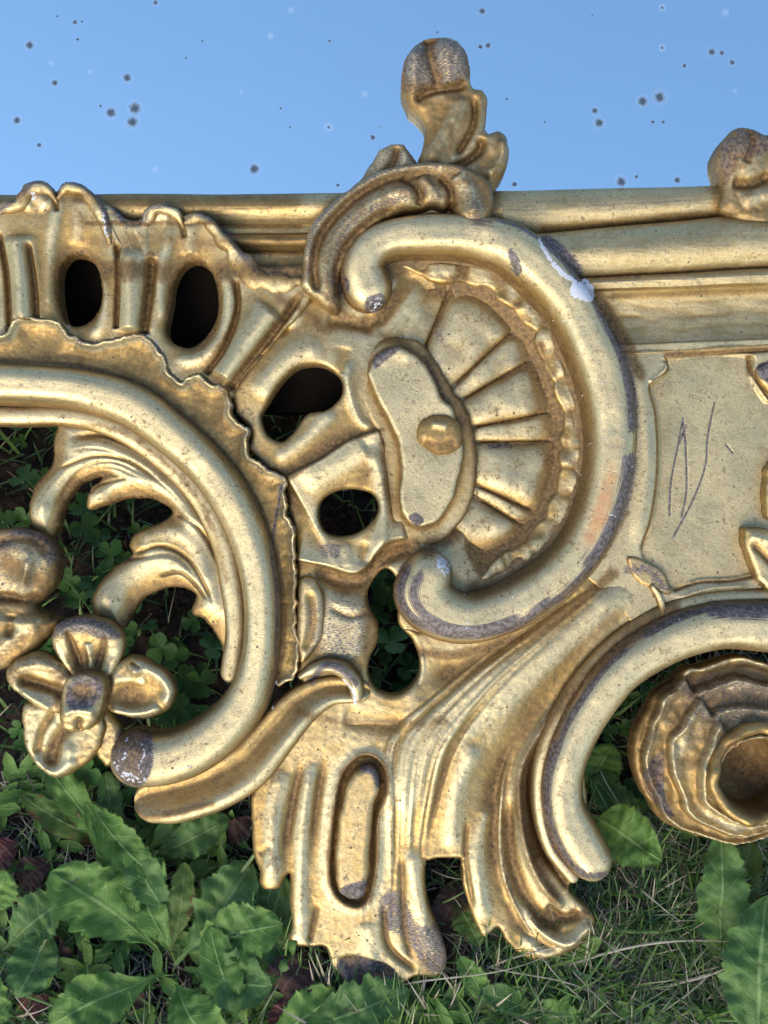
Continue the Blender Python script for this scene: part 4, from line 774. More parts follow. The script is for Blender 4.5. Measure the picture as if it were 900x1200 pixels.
# ---- rose, lower right
def rose_ring(R0, cu, cv, z0, z1, thick, amp, ph, spiral=0., n=110, lean=.18, label=None, h0=40, low=-4, ry=1.0, dark=.0):
    th = np.linspace(0, 2 * math.pi, n, endpoint=False)
    rr = R0 * (1 + amp * np.sin(th * 2 + ph) + amp * .7 * np.sin(th * 3 + ph * 2.3) + amp * .35 * np.sin(th * 7 + ph) + spiral * (((th - ph) % 6.283) / 6.283 - .5))
    rr = rr + 1.6 * vnoise(np.cos(th) * R0, np.sin(th) * R0, 17, int(ph) % 8) 
    zt = z1 + 5 * vnoise(np.cos(th) * R0, np.sin(th) * R0, 22, 6) + 4.5 * np.sin(th * 2 + ph * 1.7) + 2.5 * np.sin(th * 5 + ph)
    prof = [(1.0 - lean, low, 0), (1.0 - lean * .55, .35, 1), (1.0, .8, 1), (1.02, .95, 1), (1.0 - thick * .35, 1.0, 1), (1 - thick * .8, .96, 1), (1 - thick, .86, 1), (1 - thick - lean * .35, .6, 1), (1 - thick - lean * .8, .3, 1), (1 - thick - lean * 1.3, .1, 1), (1 - thick - lean * 2.2, 0.0, 1), (.02, -.02, 1)]
    pp = cr([(a, (b if c else 0)) for a, b, c in prof], 4); pz = pp[:, 1]; pr_ = pp[:, 0]
    U = cu + rr[:, None] * np.cos(th)[:, None] * pr_; V = cv + ry * rr[:, None] * np.sin(th)[:, None] * pr_
    Z = z0 + (zt - z0)[:, None] * pz; Z[:, 0] = low
    Z = Z + 1.2 * fbm(U, V, 14, 3) + 1.5 * vnoise(U, V, 35, 6)
    m = len(pr_); idx = np.arange(n * m).reshape(n, m); nx = np.roll(idx, -1, 0)
    F = np.stack([idx[:, :-1].ravel(), idx[:, 1:].ravel(), nx[:, 1:].ravel(), nx[:, :-1].ravel()], 1)
    VV = to3(U, V, Z, h0).reshape(-1, 3); p = VV[F]; 
    if np.cross(p[:, 1] - p[:, 0], p[:, 2] - p[:, 0])[:, 2].sum() < 0: F = F[:, ::-1]
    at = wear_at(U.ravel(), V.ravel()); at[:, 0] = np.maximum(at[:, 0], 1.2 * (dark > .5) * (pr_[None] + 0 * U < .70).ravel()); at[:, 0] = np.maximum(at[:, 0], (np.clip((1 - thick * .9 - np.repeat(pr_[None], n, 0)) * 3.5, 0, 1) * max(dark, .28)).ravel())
    o = quad_mesh('rose_petal', VV, F, GOLD, rose, at, np.stack([U.ravel(), V.ravel(), U.ravel() * 0], 1))
    if label: o['label'] = label
ro_out = [(837,778),(820,783),(806,784),(790,800),(772,812),(762,830),(750,850),(743,874),(744,895),(749,918),(760,940),(776,962),(800,976),(826,984),(855,991),(885,987),(915,978),(950,960),(985,930),(1005,890),(1000,845),(975,808),(940,786),(905,780),(870,770)]
r = Relief(ro_out, h0=16, z=0, er=5, ed=8, back=-18, step=1.3)
cx_, cy_ = 884., 908.; th = np.arctan2(r.V - cy_, r.U - cx_); rho = np.hypot(r.U - cx_, r.V - cy_); Po = cr(ro_out, 6, True); ta = np.arctan2(Po[:, 1] - cy_, Po[:, 0] - cx_); o_ = np.argsort(ta); Rout = np.interp(th, ta[o_], np.hypot(Po[:, 0] - cx_, Po[:, 1] - cy_)[o_], period=2 * math.pi)
t_ = (Rout - rho) / (Rout - 46); ang = ((th + 2.2) % (2 * math.pi)) / (2 * math.pi)
sp_ = 3.1 * np.clip(t_, 0, 1.2) ** .9 + .85 * ang + .16 * vnoise(r.U, r.V, 30, 2) + .05 * vnoise(r.U, r.V, 11, 5) + .10 * np.sin(3 * th + 1)
lev = np.floor(sp_); f = sp_ - lev
r.Z = 8 + 10.5 * lev + 11 * (np.exp(-(f / .30) ** 1.8) - .15 * gs(f / .04)) + 4 * f + 3.0 * vnoise(r.U, r.V, 24, 6) * (f < .4) + 1.6 * vnoise(r.U, r.V, 10, 4) - 4 * sstep((t_ - .05) / .1) * (lev < 1)
r.Z = np.where(rho < 47, -15, r.Z)
for _ in range(3): r.Z[1:-1, 1:-1] = (r.Z[1:-1, 1:-1] * 2 + r.Z[:-2, 1:-1] + r.Z[2:, 1:-1] + r.Z[1:-1, :-2] + r.Z[1:-1, 2:]) / 6
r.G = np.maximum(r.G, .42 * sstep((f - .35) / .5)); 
r.build('rose_bloom', rose, GOLD, 'crumpled petals of the rose wrapping in a spiral round the cup', rough=(.4, .9), pool=.6, pale=.1)
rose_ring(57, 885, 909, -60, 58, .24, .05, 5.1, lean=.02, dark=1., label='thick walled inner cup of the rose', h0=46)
# the frame carries on to both sides: plain continuations of the border
for a in (((-900,262),(-160,262),(-150,430),(-160,640),(-200,800),(-900,830)), ((1110,390),(2000,390),(2000,800),(1200,860),(1100,780))):
    r = Relief(a, h0=8, z=8, step=6, er=8, ed=8, back=-20, raw=True); r.line([(a[0][0], 520), (a[2][0], 520)], 40, 14, (0, 0)); r.build('border_panel', frame, GOLD)

# ================================================================== GROUND
def G(u, v, h=0.):
    """the point at height h above the ground that lies on the line of sight of (u, v)"""
    d = (XA * (u - 450) + YA * (600 - v)) * S - ZA * D * S
    k = (h - cp.z) / d.z
    return cp + d * k
def ground_z(x, y): 
    x = np.asarray(x, float) * 1000; y = np.asarray(y, float) * 1000
    return (.004 * fbm(x, y, 60, 1, 3) + .003 * fbm(x, y, 14, 4, 3)) 
def axis(a, b, st, far): 
    c = np.arange(a, b, st); e = []; x = st
    while x < far: x *= 1.35; e.append(x)
    e = np.cumsum(e); return np.concatenate([a - e[::-1], c, b + e])
gx, gy = axis(-.45, .45, .004, 90), axis(-.12, .75, .004, 90)
X, Y = np.meshgrid(gx, gy); Zg = ground_z(X, Y); near = np.clip(1 - (np.maximum(np.abs(X) - .6, 0) + np.maximum(np.abs(Y - .3) - .6, 0)), 0, 1); Zg *= near
idx = np.arange(X.size).reshape(X.shape); Fg = np.stack([idx[:-1, :-1].ravel(), idx[:-1, 1:].ravel(), idx[1:, 1:].ravel(), idx[1:, :-1].ravel()], 1)
LAWN, lt, lb = nt('soil and far lawn'); g_ = N(lt); geo = g_.new('NewGeometry').outputs['Position']; dist_ = g_.new('VectorMath', operation='LENGTH'); lt.links.new(geo, dist_.inputs[0])
na = g_.noise(geo, 160, 6, .6); nb_ = g_.noise(geo, 18, 5, .6)
c_ = g_.mix(g_.mr(na, .3, .7), (.010, .007, .005, 1), (.036, .025, .018, 1)); c_ = g_.mix(g_.mr(nb_, .5, .7, 0, .6), c_, (.03, .02, .015, 1))
gr_ = g_.mix(g_.mr(nb_, .3, .7), (.05, .09, .025, 1), (.10, .13, .045, 1))
c_ = g_.mix(g_.mr(dist_.outputs['Value'], .8, 1.6), c_, gr_); lt.links.new(c_, lb.inputs['Base Color']); lb.inputs['Roughness'].default_value = .9; lb.inputs['Specular IOR Level'].default_value = .2
lt.links.new(g_.bump(na, .8, .003), lb.inputs['Normal'])
gd = quad_mesh('ground', np.stack([X, Y, Zg], -1).reshape(-1, 3), Fg, LAWN, None); gd.parent = None
tag(gd, 'damp dark soil under the frame, lawn farther off', kind='structure')

# ---- grass
def ribbons(name, specs, mats, label, parent=None, kind='stuff', cat=None, nseg=6):
    """specs: (base xyz, direction angle, length, width, lean, curl, mat index)"""
    V = []; F = []; MI = []
    for (b, an, L, w, lean, curl, mi) in specs:
        dx, dy = math.cos(an), math.sin(an); px, py = -dy, dx; x, y, z = b; k0 = len(V); el = math.pi / 2 - lean; tw = random.uniform(-.5, .5)
        for i in range(nseg + 1):
            t = i / nseg; ww = w * (1 - t ** 1.6) * .5 + .00006
            wx, wy, wz = px * ww * math.cos(tw * t), py * ww * math.cos(tw * t), ww * math.sin(tw * t)
            V.append((x - wx, y - wy, z - wz)); V.append((x + wx, y + wy, z + wz))
            e = el - curl * t; x += dx * math.cos(e) * L / nseg; y += dy * math.cos(e) * L / nseg; z += math.sin(e) * L / nseg; z = max(z, .002)
        for i in range(nseg): a = k0 + 2 * i; F.append((a, a + 1, a + 3, a + 2)); MI.append(mi)
    me = bpy.data.meshes.new(name); me.from_pydata(V, [], F)
    for m in mats: me.materials.append(m)
    me.polygons.foreach_set('material_index', MI); me.polygons.foreach_set('use_smooth', [True] * len(F))
    o = bpy.data.objects.new(name, me); COL.objects.link(o)
    if label: o['label'] = label
    if kind: o['kind'] = kind
    if cat: o['category'] = cat
    return o
def blade_mat(name, c1, c2, tr=.3):
    m, t, b = nt(name); g = N(t); geo = g.new('NewGeometry').outputs['Position']
    c = g.mix(g.mr(g.noise(geo, 45, 3), .3, .7), (*c1, 1), (*c2, 1)); t.links.new(c, b.inputs['Base Color']); b.inputs['Roughness'].default_value = .5
    x = g.new('BsdfTranslucent'); t.links.new(c, x.inputs[0]); mx = g.new('MixShader'); mx.inputs[0].default_value = tr
    t.links.new(b.outputs[0], mx.inputs[1]); t.links.new(x.outputs[0], mx.inputs[2]); t.links.new(mx.outputs[0], t.nodes['Material Output'].inputs[0]); return m
GM = [blade_mat('grass blade', (.07, .15, .022), (.13, .22, .045)), blade_mat('grass blade dark', (.025, .075, .018), (.05, .11, .027)), blade_mat('dry straw', (.26, .22, .14), (.42, .37, .26), .15), blade_mat('dead brown stalk', (.05, .035, .022), (.09, .068, .045), .1)]
specs = []
for i in range(15000):
    x = random.uniform(-.42, .42); y = random.uniform(-.12, .40)
    gfac = .25 + .75 * sstep((x + .02) / .10) if y < .14 else .8
    gfac = float(gfac)
    if random.random() > gfac: continue
    straw = random.random() < (.5 if x > .03 and y < .15 else .16)
    mi = (2 if random.random() < .7 else 3) if straw else (0 if random.random() < .55 else 1)
    L = random.uniform(.015, .05) if y > .08 else random.uniform(.012, .038)
    lean = random.uniform(.8, 1.5) if straw else random.uniform(.15, 1.2)
    specs.append(((x, y, float(ground_z(x, y)) - .001), random.uniform(0, 6.283), L, random.uniform(.0005, .0012) if straw else random.uniform(.0011, .0026), lean, random.uniform(-.2, 1.4), mi))
for i in range(6500):
    u = random.uniform(560, 930); v = random.uniform(960, 1225)
    if random.random() > .25 + .75 * sstep((u - 540) / 120.): continue
    p = G(u, v, 0); straw = random.random() < .55; mi = (2 if random.random() < .6 else 3) if straw else (0 if random.random() < .5 else 1)
    specs.append(((p.x, p.y, float(ground_z(p.x, p.y)) - .001), random.uniform(0, 6.283), random.uniform(.012, .042), random.uniform(.0004, .001) if straw else random.uniform(.0009, .0022), random.uniform(.7, 1.5) if straw else random.uniform(.3, 1.4), random.uniform(-.3, 1.2), mi))
for i in range(230):
    u = random.uniform(290, 760); v = np.interp(u, [290, 340, 380, 430, 520, 560, 630, 700, 760], [1060, 1110, 1130, 1175, 1160, 1115, 1140, 1100, 1060]) + random.uniform(8, 48); p = G(u, v, 0)
    specs.append(((p.x, p.y, .0), random.uniform(.9, 2.3), random.uniform(.016, .04), random.uniform(.0007, .002), random.uniform(.1, .7), random.uniform(.2, 1.3), random.choice([0, 0, 1, 2])))
for i in range(2600):
    u = random.uniform(-40, 620); v = random.uniform(900, 1225); p = G(u, v, 0)
    specs.append(((p.x, p.y, float(ground_z(p.x, p.y)) + .001), random.uniform(0, 6.283), random.uniform(.006, .026), random.uniform(.0004, .0013), random.uniform(1.25, 1.6), random.uniform(-.3, .3), 3 if random.random() < .75 else 2))
for i in range(900):
    u = random.uniform(-40, 620); v = random.uniform(930, 1225); p = G(u, v, 0)
    specs.append(((p.x, p.y, float(ground_z(p.x, p.y))), random.uniform(0, 6.283), random.uniform(.010, .032), random.uniform(.0008, .002), random.uniform(.3, 1.3), random.uniform(0, 1.2), random.choice([0, 1])))
for i in range(5000):
    u = random.uniform(-350, 1250); v = random.uniform(1180, 1480); p = G(u, v, 0)
    specs.append(((p.x, p.y, float(ground_z(p.x, p.y)) - .001), random.uniform(0, 6.283), random.uniform(.015, .045), random.uniform(.0009, .0022), random.uniform(.3, 1.4), random.uniform(-.2, 1.2), random.choice([0, 0, 1, 1, 2, 3])))
ribbons('grass', specs, GM, 'thin lawn grass and dry thatch growing round the frame')
# crumbs of soil
V = []; F = []
for i in range(5200):
    x = random.uniform(-.3, .3); y = random.uniform(-.1, .3); r_ = random.uniform(.0006, .003) * (1 if random.random() < .9 else 1.8); z = float(ground_z(x, y)); k = len(V)
    for a in range(6):
        q = RNG.normal(size=3); q /= np.linalg.norm(q)
    base = [(1, 0, 0), (-1, 0, 0), (0, 1, 0), (0, -1, 0), (0, 0, 1), (0, 0, -1)]
    for b_ in base: s_ = random.uniform(.6, 1.2) * r_; V.append((x + b_[0] * s_ + random.uniform(-.3, .3) * r_, y + b_[1] * s_, z + b_[2] * s_ * .8 + r_ * .4))
    for f in ((0, 2, 4), (2, 1, 4), (1, 3, 4), (3, 0, 4), (2, 0, 5), (1, 2, 5), (3, 1, 5), (0, 3, 5)): F.append(tuple(k + q for q in f))
crumbs = mesh_obj('soil_crumbs', V, F, SOIL, None, False); tag(crumbs, 'loose crumbs of dark soil', kind='stuff')

# ---- broad leaves
def leaf_mesh(name, b, t, w, arch, mat, parent, teeth=.08, cup=.25, twist=0., curl=0., shape='spoon', n=44, m=13, seed=0, hair=True, petiole=.12):
    """b, t world points of base and tip; w full width in metres"""
    rg = np.random.default_rng(seed); b = np.array(b); t = np.array(t); ax = t - b; L = np.linalg.norm(ax); ax /= L
    view = np.array(cp) - (b + t) / 2; view /= np.linalg.norm(view); up = np.array([0, 0, 1.]) * .55 + view * .6; up -= ax * (up @ ax); up /= np.linalg.norm(up)
    sd_ = np.cross(up, ax); ph = rg.random(4) * 6.28
    xs = np.linspace(0, 1, n); s = np.linspace(-1, 1, m)
    if shape == 'spoon': wf = np.maximum(sstep((xs - petiole * .6) / .55) ** .8 * (1 - np.clip((xs - .55) / .45, 0, 1) ** 2.4) ** .6, .075 * (xs < .93))
    elif shape == 'oval': wf = np.maximum(np.sin(np.pi * np.clip((xs - petiole) / (1 - petiole), 0, 1) ** .85) ** .7, .06 * (xs < .9))
    else: wf = np.maximum(np.sin(np.pi * np.clip(xs, 0, 1) ** .8) ** .8, .05)
    nt_ = rg.integers(7, 11); q1 = rg.random() * 90; e_ = lambda o: 1 + (teeth + .03) * 2.2 * (((xs * nt_ + 1.3 * vnoise(xs * 100 + o, xs * 0 + q1, 17, 3)) % 1) - .45) * (wf > .2) + .10 * vnoise(xs * 100 + o, xs * 0 + q1, 9, 2) * (wf > .2) + .05 * vnoise(xs * 100 + o, xs * 0 + q1, 3, 5)
    saw = e_(0); saw2 = e_(300)
    crk = rg.random() * 50
    XX, SS = np.meshgrid(xs * L * 1000, s * w * 500, indexing='ij'); CRK = vnoise(XX + crk * 7, SS + crk * 3, 7.5, 4) + .5 * vnoise(XX + crk * 7, SS + crk * 3, 3.4, 6)
    V = []; A = []
    for i, x in enumerate(xs):
        bend = arch * math.sin(math.pi * x) * L + .012 * L * math.sin(9 * x + ph[2]); side_off = .05 * L * math.sin(3.1 * x + ph[3])
        cc = b + ax * x * L + up * bend + sd_ * side_off - up * curl * L * max(0, x - .7) ** 2 * 6
        an = twist * x; u2 = up * math.cos(an) + sd_ * math.sin(an); s2 = sd_ * math.cos(an) - up * math.sin(an)
        for j, q in enumerate(s):
            ww = w * .5 * wf[i] * (saw[i] if q > 0 else saw2[i]) * q
            lift = cup * abs(q) ** 1.5 * w * .5 * wf[i] + .05 * w * wf[i] * math.sin(22 * x + 2 * q + ph[1]) * abs(q) ** 1.2 + .035 * w * math.sin(47 * x + 3 * q)* abs(q) * wf[i] + .10 * w * wf[i] * float(CRK[i, j])
            V.append(cc + s2 * ww + u2 * lift); A.append((x, q, 0))
    idx = np.arange(n * m).reshape(n, m); F = np.stack([idx[:-1, :-1].ravel(), idx[:-1, 1:].ravel(), idx[1:, 1:].ravel(), idx[1:, :-1].ravel()], 1).tolist()
    V = [tuple(v) for v in V]
    if hair:
        for i in range(2, n - 1):
            for j, sg in ((0, -1), (m - 1, 1)):
                if wf[i] < .2: continue
                for k in range(3):
                    p = np.array(V[idx[i, j]]) + (np.array(V[idx[i - 1, j]]) - np.array(V[idx[i, j]])) * k / 3; o = sd_ * sg * .0011 * rg.uniform(.6, 1.5) + up * .0006 * rg.uniform(0, 1.5) + ax * .0007 * rg.uniform(-.5, 1.2); q_ = ax * .00007; kk = len(V)
                    V += [tuple(p - q_), tuple(p + q_), tuple(p + o)]; A += [(.5, .05, 0)] * 3; F.append((kk, kk + 1, kk + 2))
    me = bpy.data.meshes.new(name); me.from_pydata(V, [], F); me.polygons.foreach_set('use_smooth', [True] * len(F))
    a = me.attributes.new('leafuv', 'FLOAT_VECTOR', 'POINT'); a.data.foreach_set('vector', np.array(A, dtype=np.float32).ravel()); me.materials.append(mat)
    o = bpy.data.objects.new(name, me); COL.objects.link(o)
    if parent: o.parent = parent; o.matrix_parent_inverse = parent.matrix_world.inverted()
    return o
_sd = [100]
def plant(kind, label, cat, root_uv, leaves, group='rosette weeds on the soil round the frame'):
    e = bpy.data.objects.new(kind, None); COL.objects.link(e); e.location = G(*root_uv, .0); e.empty_display_size = .01; tag(e, label, cat, group); bpy.context.view_layer.update()
    for (bu, bv, hb, tu, tv, ht, w, mi, *o) in leaves:
        _sd[0] += 1; kw = o[0] if o else {}
        leaf_mesh('leaf', G(bu, bv, hb), G(tu, tv, ht), w * S * 1.02, kw.pop('arch', .10), LEAF[mi], e, seed=_sd[0], **kw)
    return e
mm = .001
plant('rosette_weed', 'hairy rosette weed with broad toothed leaves spread below the left scroll', 'weed', (205, 1120), [
 (188,1125,6*mm, 62,1018,22*mm, 78, 0, dict(teeth=.09, cup=.2)), (195,1110,5*mm, 92,945,20*mm, 34, 0, dict(teeth=.05)), (210,1105,6*mm, 150,965,26*mm, 40, 1),
 (215,1120,8*mm, 330,1078,22*mm, 62, 0, dict(teeth=.08)), (205,1130,8*mm, 295,1010,16*mm, 66, 1, dict(teeth=.08)), (200,1120,5*mm, 215,1010,20*mm, 30, 2),
 (200,1130,4*mm, 165,1030,18*mm, 34, 0), (190,1135,8*mm, 60,1210,24*mm, 60, 0, dict(teeth=.08)), (215,1140,8*mm, 320,1150,22*mm, 60, 1), (205,1145,8*mm, 255,1235,26*mm, 60, 0)])
plant('rosette_weed', 'broad leaved weed with long upright blades behind the stepped foot of the frame', 'weed', (300, 1190), [
 (265,1200,6*mm, 340,1030,14*mm, 74, 1, dict(teeth=.09, arch=.05)), (300,1215,6*mm, 245,1085,22*mm, 44, 0), (330,1200,6*mm, 480,1165,14*mm, 60, 1, dict(teeth=.1)), (300,1220,6*mm, 400,1170,14*mm, 50, 0)])
plant('rosette_weed', 'small weed with yellow green leaves under the ball of the left scroll', 'weed', (150, 1000), [
 (150,1010,4*mm, 30,925,12*mm, 34, 2, dict(teeth=.04)), (150,1000,6*mm, 190,1045,20*mm, 44, 0, dict(arch=.25)), (95,935,8*mm, 190,1025,22*mm, 40, 0, dict(arch=.18, teeth=.04)), (160,1005,6*mm, 40,895,16*mm, 36, 0), (150,1000,5*mm, 120,905,16*mm, 30, 1), (170,1000,6*mm, 270,965,14*mm, 44, 1), (165,1000,6*mm, 235,925,12*mm, 36, 0)])
plant('rosette_weed', 'weed with pale bruised leaf and dark rounded leaves right of the foot of the scroll', 'weed', (700, 985), [
 (690,960,14*mm, 778,1005,28*mm, 62, 0, dict(teeth=.06, shape='oval', arch=.12)), (690,930,4*mm, 715,870,14*mm, 48, 0, dict(shape='oval', teeth=.08)), (760,1000,4*mm, 700,905,10*mm, 44, 1)])
plant('rosette_weed', 'tall dark weed with wavy twin leaves below the rose', 'weed', (850, 1110), [
 (855,1125,12*mm, 838,972,36*mm, 58, 1, dict(teeth=.08, shape='oval', petiole=.02)), (860,1120,6*mm, 882,985,20*mm, 44, 2, dict(teeth=.09)), (885,1220,20*mm, 905,1050,42*mm, 84, 1, dict(teeth=.05, shape='oval', petiole=.02)), (860,1140,6*mm, 960,1080,20*mm, 50, 0)])
plant('rosette_weed', 'weed with a narrow curved hairy leaf among the straw near the bottom edge', 'weed', (600, 1175), [
 (590,1180,5*mm, 708,1105,24*mm, 26, 0, dict(teeth=.03, arch=-.12)), (640,1190,5*mm, 560,1165,14*mm, 28, 1), (700,1215,5*mm, 630,1180,16*mm, 34, 0), (530,1050,4*mm, 560,1110,16*mm, 34, 2, dict(arch=.2)), (575,1195,5*mm, 540,1120,16*mm, 26, 0)])
plant('rosette_weed', 'weed at the left edge with leaves cut by the picture', 'weed', (10, 1080), [
 (0,1110,5*mm, 75,1060,18*mm, 56, 1, dict(teeth=.1)), (60,1070,6*mm, 20,1170,20*mm, 52, 1, dict(teeth=.1)), (-15,1080,6*mm, 5,1020,18*mm, 46, 0), (-30,1240,6*mm, -5,1140,20*mm, 50, 0)])
for k, (bu, bv, tu, tv, w, mi, lab) in enumerate([
  (-10,1010,18,985,44,4,'reddish dead leaf on the soil at the left edge'), (310,1190,370,1120,56,3,'brown purplish dead leaf lying under the foot of the frame'), (255,985,300,960,30,3,'curled brown dead leaf below the left scroll'),
  (20,1190,60,1165,26,4,'small pink red leaf in the bottom left corner'), (545,1180,580,1120,30,3,'crumpled dry leaf beside the notch of the foot'), (505,1100,540,1030,40,3,'brown leaf seen through the notch in the foot'), (330,1225,345,1165,40,4,'dark red leaf at the bottom edge'),
  (20,1040,60,1010,40,3,'brown crumpled leaf on the bare soil at left'), (30,1105,90,1130,46,3,'dark dead leaf on the bare soil at lower left'), (120,1150,170,1180,40,3,'dead leaf on the dark soil between the weeds')]):
    o = leaf_mesh('dead_leaf', G(bu, bv, 3 * mm), G(tu, tv, 7 * mm), w * S, .15, LEAF[mi], None, teeth=.05, cup=.5, curl=.1, shape='oval', seed=300 + k, hair=False); tag(o, lab, 'dead leaf', 'dead leaves on the soil')
def stalk(name, pts, r, mat, label, cat):
    P = cr([tuple(p) for p in pts], 6); V = []; F = []; n = len(P); m = 7
    T = np.gradient(P, axis=0); T /= np.linalg.norm(T, axis=1)[:, None]; s_ = np.cross(T, [0, 0, 1.]); s_ /= np.linalg.norm(s_, axis=1)[:, None] + 1e-9; u_ = np.cross(s_, T)
    for i in range(n):
        rr = r * (1 - .35 * i / n)
        for j in range(m): a = 6.283 * j / m; V.append(tuple(P[i] + rr * (math.cos(a) * s_[i] + math.sin(a) * u_[i])))
    for i in range(n - 1):
        for j in range(m): a = i * m + j; b = i * m + (j + 1) % m; F.append((a, b, b + m, a + m))
    F.append(tuple(range(m))); F.append(tuple(range(n * m - m, n * m))[::-1])
    o = mesh_obj(name, V, F, mat, None); tag(o, label, cat); return o
stalk('weed_stalk', [G(236,1095,8*mm), G(262,1050,14*mm), G(298,1002,20*mm)], .0017, STEM, 'pale cut weed stalk leaning against the left corner of the foot', 'stalk')
stalk('weed_stalk', [G(5,1175,5*mm), G(38,1130,12*mm), G(66,1075,18*mm)], .0016, STEM, 'green weed stalk on the soil at lower left', 'stalk')
# long single blades and straws that catch the eye
long_ = [((640,1140),(900,1105),2,.0013),((560,1150),(700,1090),2,.0009),((470,1165),(640,1110),2,.0008),((760,1160),(905,1100),2,.0011),((700,1090),(740,1130),2,.0007),((650,1180),(760,1075),0,.0012),((655,1000),(690,1180),0,.0012),((745,1180),(790,1060),0,.0013),((640,1120),(735,1190),2,.0009),
  ((690,1090),(820,1080),0,.0022),((800,1180),(905,1200),0,.0026),((560,1120),(690,1170),2,.0009),((700,1190),(630,1110),2,.0008),((850,1100),(780,1190),2,.001),((720,1030),(800,1075),2,.0012),((770,1075),(890,1015),2,.001),((700,890),(735,960),2,.0008),((712,840),(760,815),0,.0022),((690,900),(720,1000),0,.0014),((730,860),(760,930),2,.0007),
  ((0,1170),(110,1185),0,.0014),((20,1195),(60,1175),2,.0008),((20,1065),(120,1010),3,.0008),((70,1120),(10,1160),2,.0007),((60,650),(110,740),0,.0014),((90,700),(150,660),0,.0012),((440,770),(480,730),0,.0014),((450,800),(480,745),1,.0014),((505,1020),(545,1030),2,.0008),((500,1060),(560,1040),0,.001),((560,1185),(500,1110),3,.0008)]
for k, (a, b_, mi, w) in enumerate(long_):
    A_ = G(*a, .006); B_ = G(*b_, .022); dd = B_ - A_; L_ = dd.length; an = math.atan2(dd.y, dd.x)
    V = []; F = []; sdv = Vector((-math.sin(an), math.cos(an), 0))
    for i in range(13):
        t_ = i / 12; p = A_ + dd * t_ + Vector((0, 0, .10 * L_ * math.sin(math.pi * t_))) + sdv * (.06 * L_ * math.sin(3.3 * t_ + k)); ww = w * (1 - t_ ** 2) * .5 + .0001
        V += [tuple(p - sdv * ww), tuple(p + Vector((0, 0, ww * .6))), tuple(p + sdv * ww)]
    for i in range(12): q = 3 * i; F += [(q, q + 1, q + 4, q + 3), (q + 1, q + 2, q + 5, q + 4)]
    if k == 0: LV, LF, LM = [], [], []
    o_ = len(LV); LV += V; LF += [tuple(x + o_ for x in f) for f in F]; LM += [mi] * len(F)
me = bpy.data.meshes.new('long_grass'); me.from_pydata(LV, [], LF)
for m_ in GM: me.materials.append(m_)
me.polygons.foreach_set('material_index', LM); me.polygons.foreach_set('use_smooth', [True] * len(LF)); o = bpy.data.objects.new('long_grass', me); COL.objects.link(o); tag(o, 'long single grass blades and pale straws lying over the turf', kind='stuff')
SV, SF, SA = [], [], []
def small_leaf_at(p, L, w, an, tilt):
    o_ = len(SV); ca_, sa_ = math.cos(an), math.sin(an); n, m = 8, 5; bend = random.uniform(.2, 1.0)
    for i in range(n):
        x = i / (n - 1); wf = max(.1, math.sin(math.pi * min(1, x * .93 + .05) ** 1.2) ** .8) * (1 + .13 * (i % 2)); e = tilt - bend * x; l_ = x * L
        for j in range(m):
            q = j / (m - 1) * 2 - 1; lx = l_ * math.cos(e); lz = l_ * math.sin(tilt - bend * x * .6) + .18 * w * abs(q) * wf; ly = q * w * .5 * wf
            SV.append((p.x + ca_ * lx - sa_ * ly, p.y + sa_ * lx + ca_ * ly, p.z + lz)); SA.append((x, q, 0))
    for i in range(n - 1):
        for j in range(m - 1): a = o_ + i * m + j; SF.append((a, a + 1, a + m + 1, a + m))
for k in range(290):
    u = random.uniform(-30, 930); v = random.uniform(900, 1230)
    if k > 210: u = random.uniform(-300, 1200); v = random.uniform(1200, 1450)
    if 280 < u < 760 and v < 1165: v = random.uniform(1172, 1225)
    c_ = G(u, v, .002); nl = random.randint(3, 7); a0_ = random.uniform(0, 6.28); sz = random.uniform(.5, 1.3)
    for q in range(nl): small_leaf_at(c_, random.uniform(.012, .026) * sz, random.uniform(.004, .009) * sz, a0_ + q * 6.28 / nl + random.uniform(-.3, .3), random.uniform(.1, .9))
me = bpy.data.meshes.new('ground_weeds'); me.from_pydata(SV, [], SF); me.polygons.foreach_set('use_smooth', [True] * len(SF))
a = me.attributes.new('leafuv', 'FLOAT_VECTOR', 'POINT'); a.data.foreach_set('vector', np.array(SA, dtype=np.float32).ravel()); me.materials.append(LEAF[0])
o = bpy.data.objects.new('ground_weeds', me); COL.objects.link(o); tag(o, 'small seedling weeds carpeting the soil between the larger rosettes', kind='stuff')
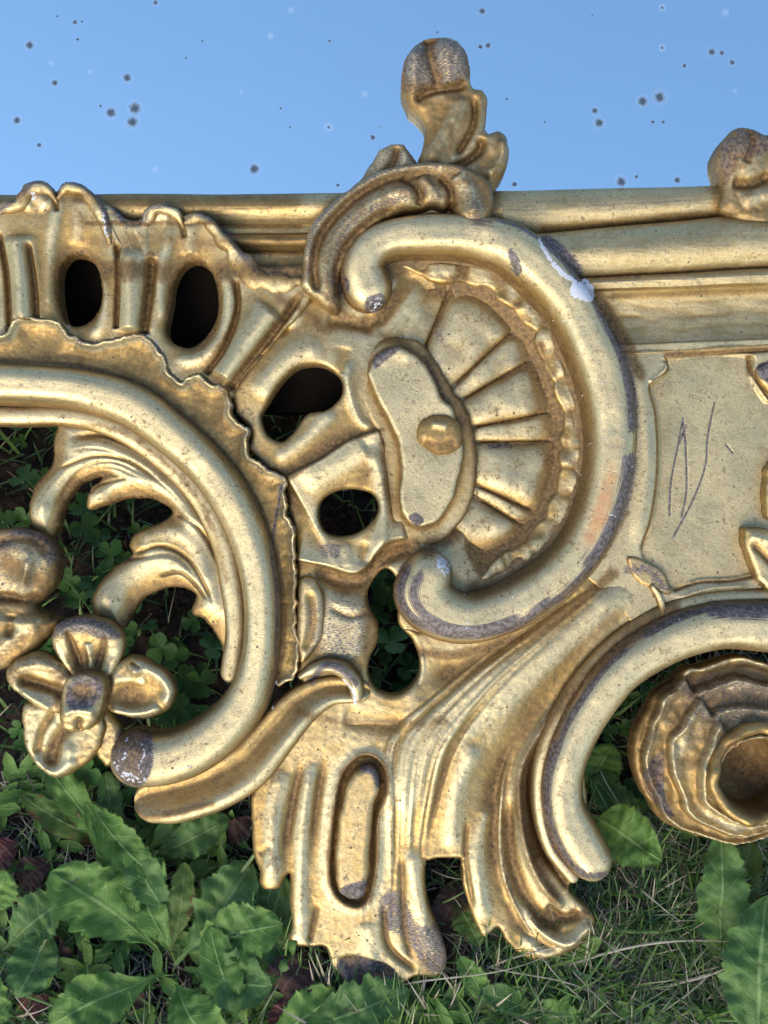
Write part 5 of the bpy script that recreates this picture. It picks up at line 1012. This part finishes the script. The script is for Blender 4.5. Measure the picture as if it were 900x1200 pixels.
# ---- clover patches in the shade
def clover_mesh():
    V = []; F = []; A = []
    for k in range(3):
        a0 = k * 2.094; c, s_ = math.cos(a0), math.sin(a0); o_ = len(V)
        n, m = 7, 5
        for i in range(n):
            x = i / (n - 1); wf = math.sin(math.pi * min(1, (x * .92 + .03)) ** 1.25) ** .75 if x < .99 else .35
            for j in range(m):
                q = j / (m - 1) * 2 - 1; lx = x * (1 - .12 * (1 - abs(q)) * (x > .9)) * .007; ly = q * .0037 * wf; z = .0012 * x + .0012 * abs(q) * wf
                V.append((c * lx - s_ * ly, s_ * lx + c * ly, z)); A.append((x, q, 0))
        for i in range(n - 1):
            for j in range(m - 1): a = o_ + i * m + j; F.append((a, a + 1, a + m + 1, a + m))
    k = len(V)
    for i in range(5):
        t_ = i / 4; V += [(-.0004, .003 * t_, -.022 * t_), (.0004, .003 * t_, -.022 * t_)]; A += [(.5, .05, 0)] * 2
    for i in range(4): a = k + 2 * i; F.append((a, a + 1, a + 3, a + 2))
    me = bpy.data.meshes.new('clover'); me.from_pydata(V, [], F); me.polygons.foreach_set('use_smooth', [True] * len(F))
    a = me.attributes.new('leafuv', 'FLOAT_VECTOR', 'POINT'); a.data.foreach_set('vector', np.array(A, dtype=np.float32).ravel()); me.materials.append(CLOVER); return V, F, A
cV, cF, cA = clover_mesh(); cV = np.array(cV); AV = []; AF = []; AA = []
def put_clover(p, sc, tilt, rz):
    M_ = Matrix.Rotation(rz, 3, 'Z') @ Matrix.Rotation(tilt, 3, 'X'); q = (np.array(M_) @ cV.T).T * sc + np.array(p); o_ = len(AV)
    AV.extend(map(tuple, q)); AF.extend([tuple(x + o_ for x in f) for f in cF]); AA.extend(cA)
for i in range(210):
    u = random.choice([random.uniform(20, 280), random.uniform(20, 280), random.uniform(430, 500), random.uniform(690, 800), random.uniform(0, 900)]); v = random.uniform(480, 930) if i < 480 else random.uniform(930, 1190)
    if v > 930 and 290 < u < 725: continue
    p = G(u, v, random.uniform(.008, .02)); put_clover(p, random.uniform(.7, 1.5), random.uniform(-.2, .7), random.uniform(0, 6.28))
for (u, v, s_) in [(205,835,1.9),(215,800,1.7),(235,800,1.5),(160,700,1.8),(130,650,1.7),(110,690,1.6),(190,760,1.6),(250,760,1.5),(225,845,1.6),(30,560,1.6),(458,752,1.9),(100,620,1.6)]: put_clover(G(u, v, .024), s_, .45, random.uniform(0, 6.28))
me = bpy.data.meshes.new('clover'); me.from_pydata(AV, [], AF); me.polygons.foreach_set('use_smooth', [True] * len(AF))
a = me.attributes.new('leafuv', 'FLOAT_VECTOR', 'POINT'); a.data.foreach_set('vector', np.array(AA, dtype=np.float32).ravel()); me.materials.append(CLOVER)
o = bpy.data.objects.new('clover', me); COL.objects.link(o); tag(o, 'clover and small round leaves growing in the shade behind the frame', kind='stuff')
print('TRIS', sum(len(o.data.polygons) * 2 for o in scene.objects if o.type == 'MESH'))
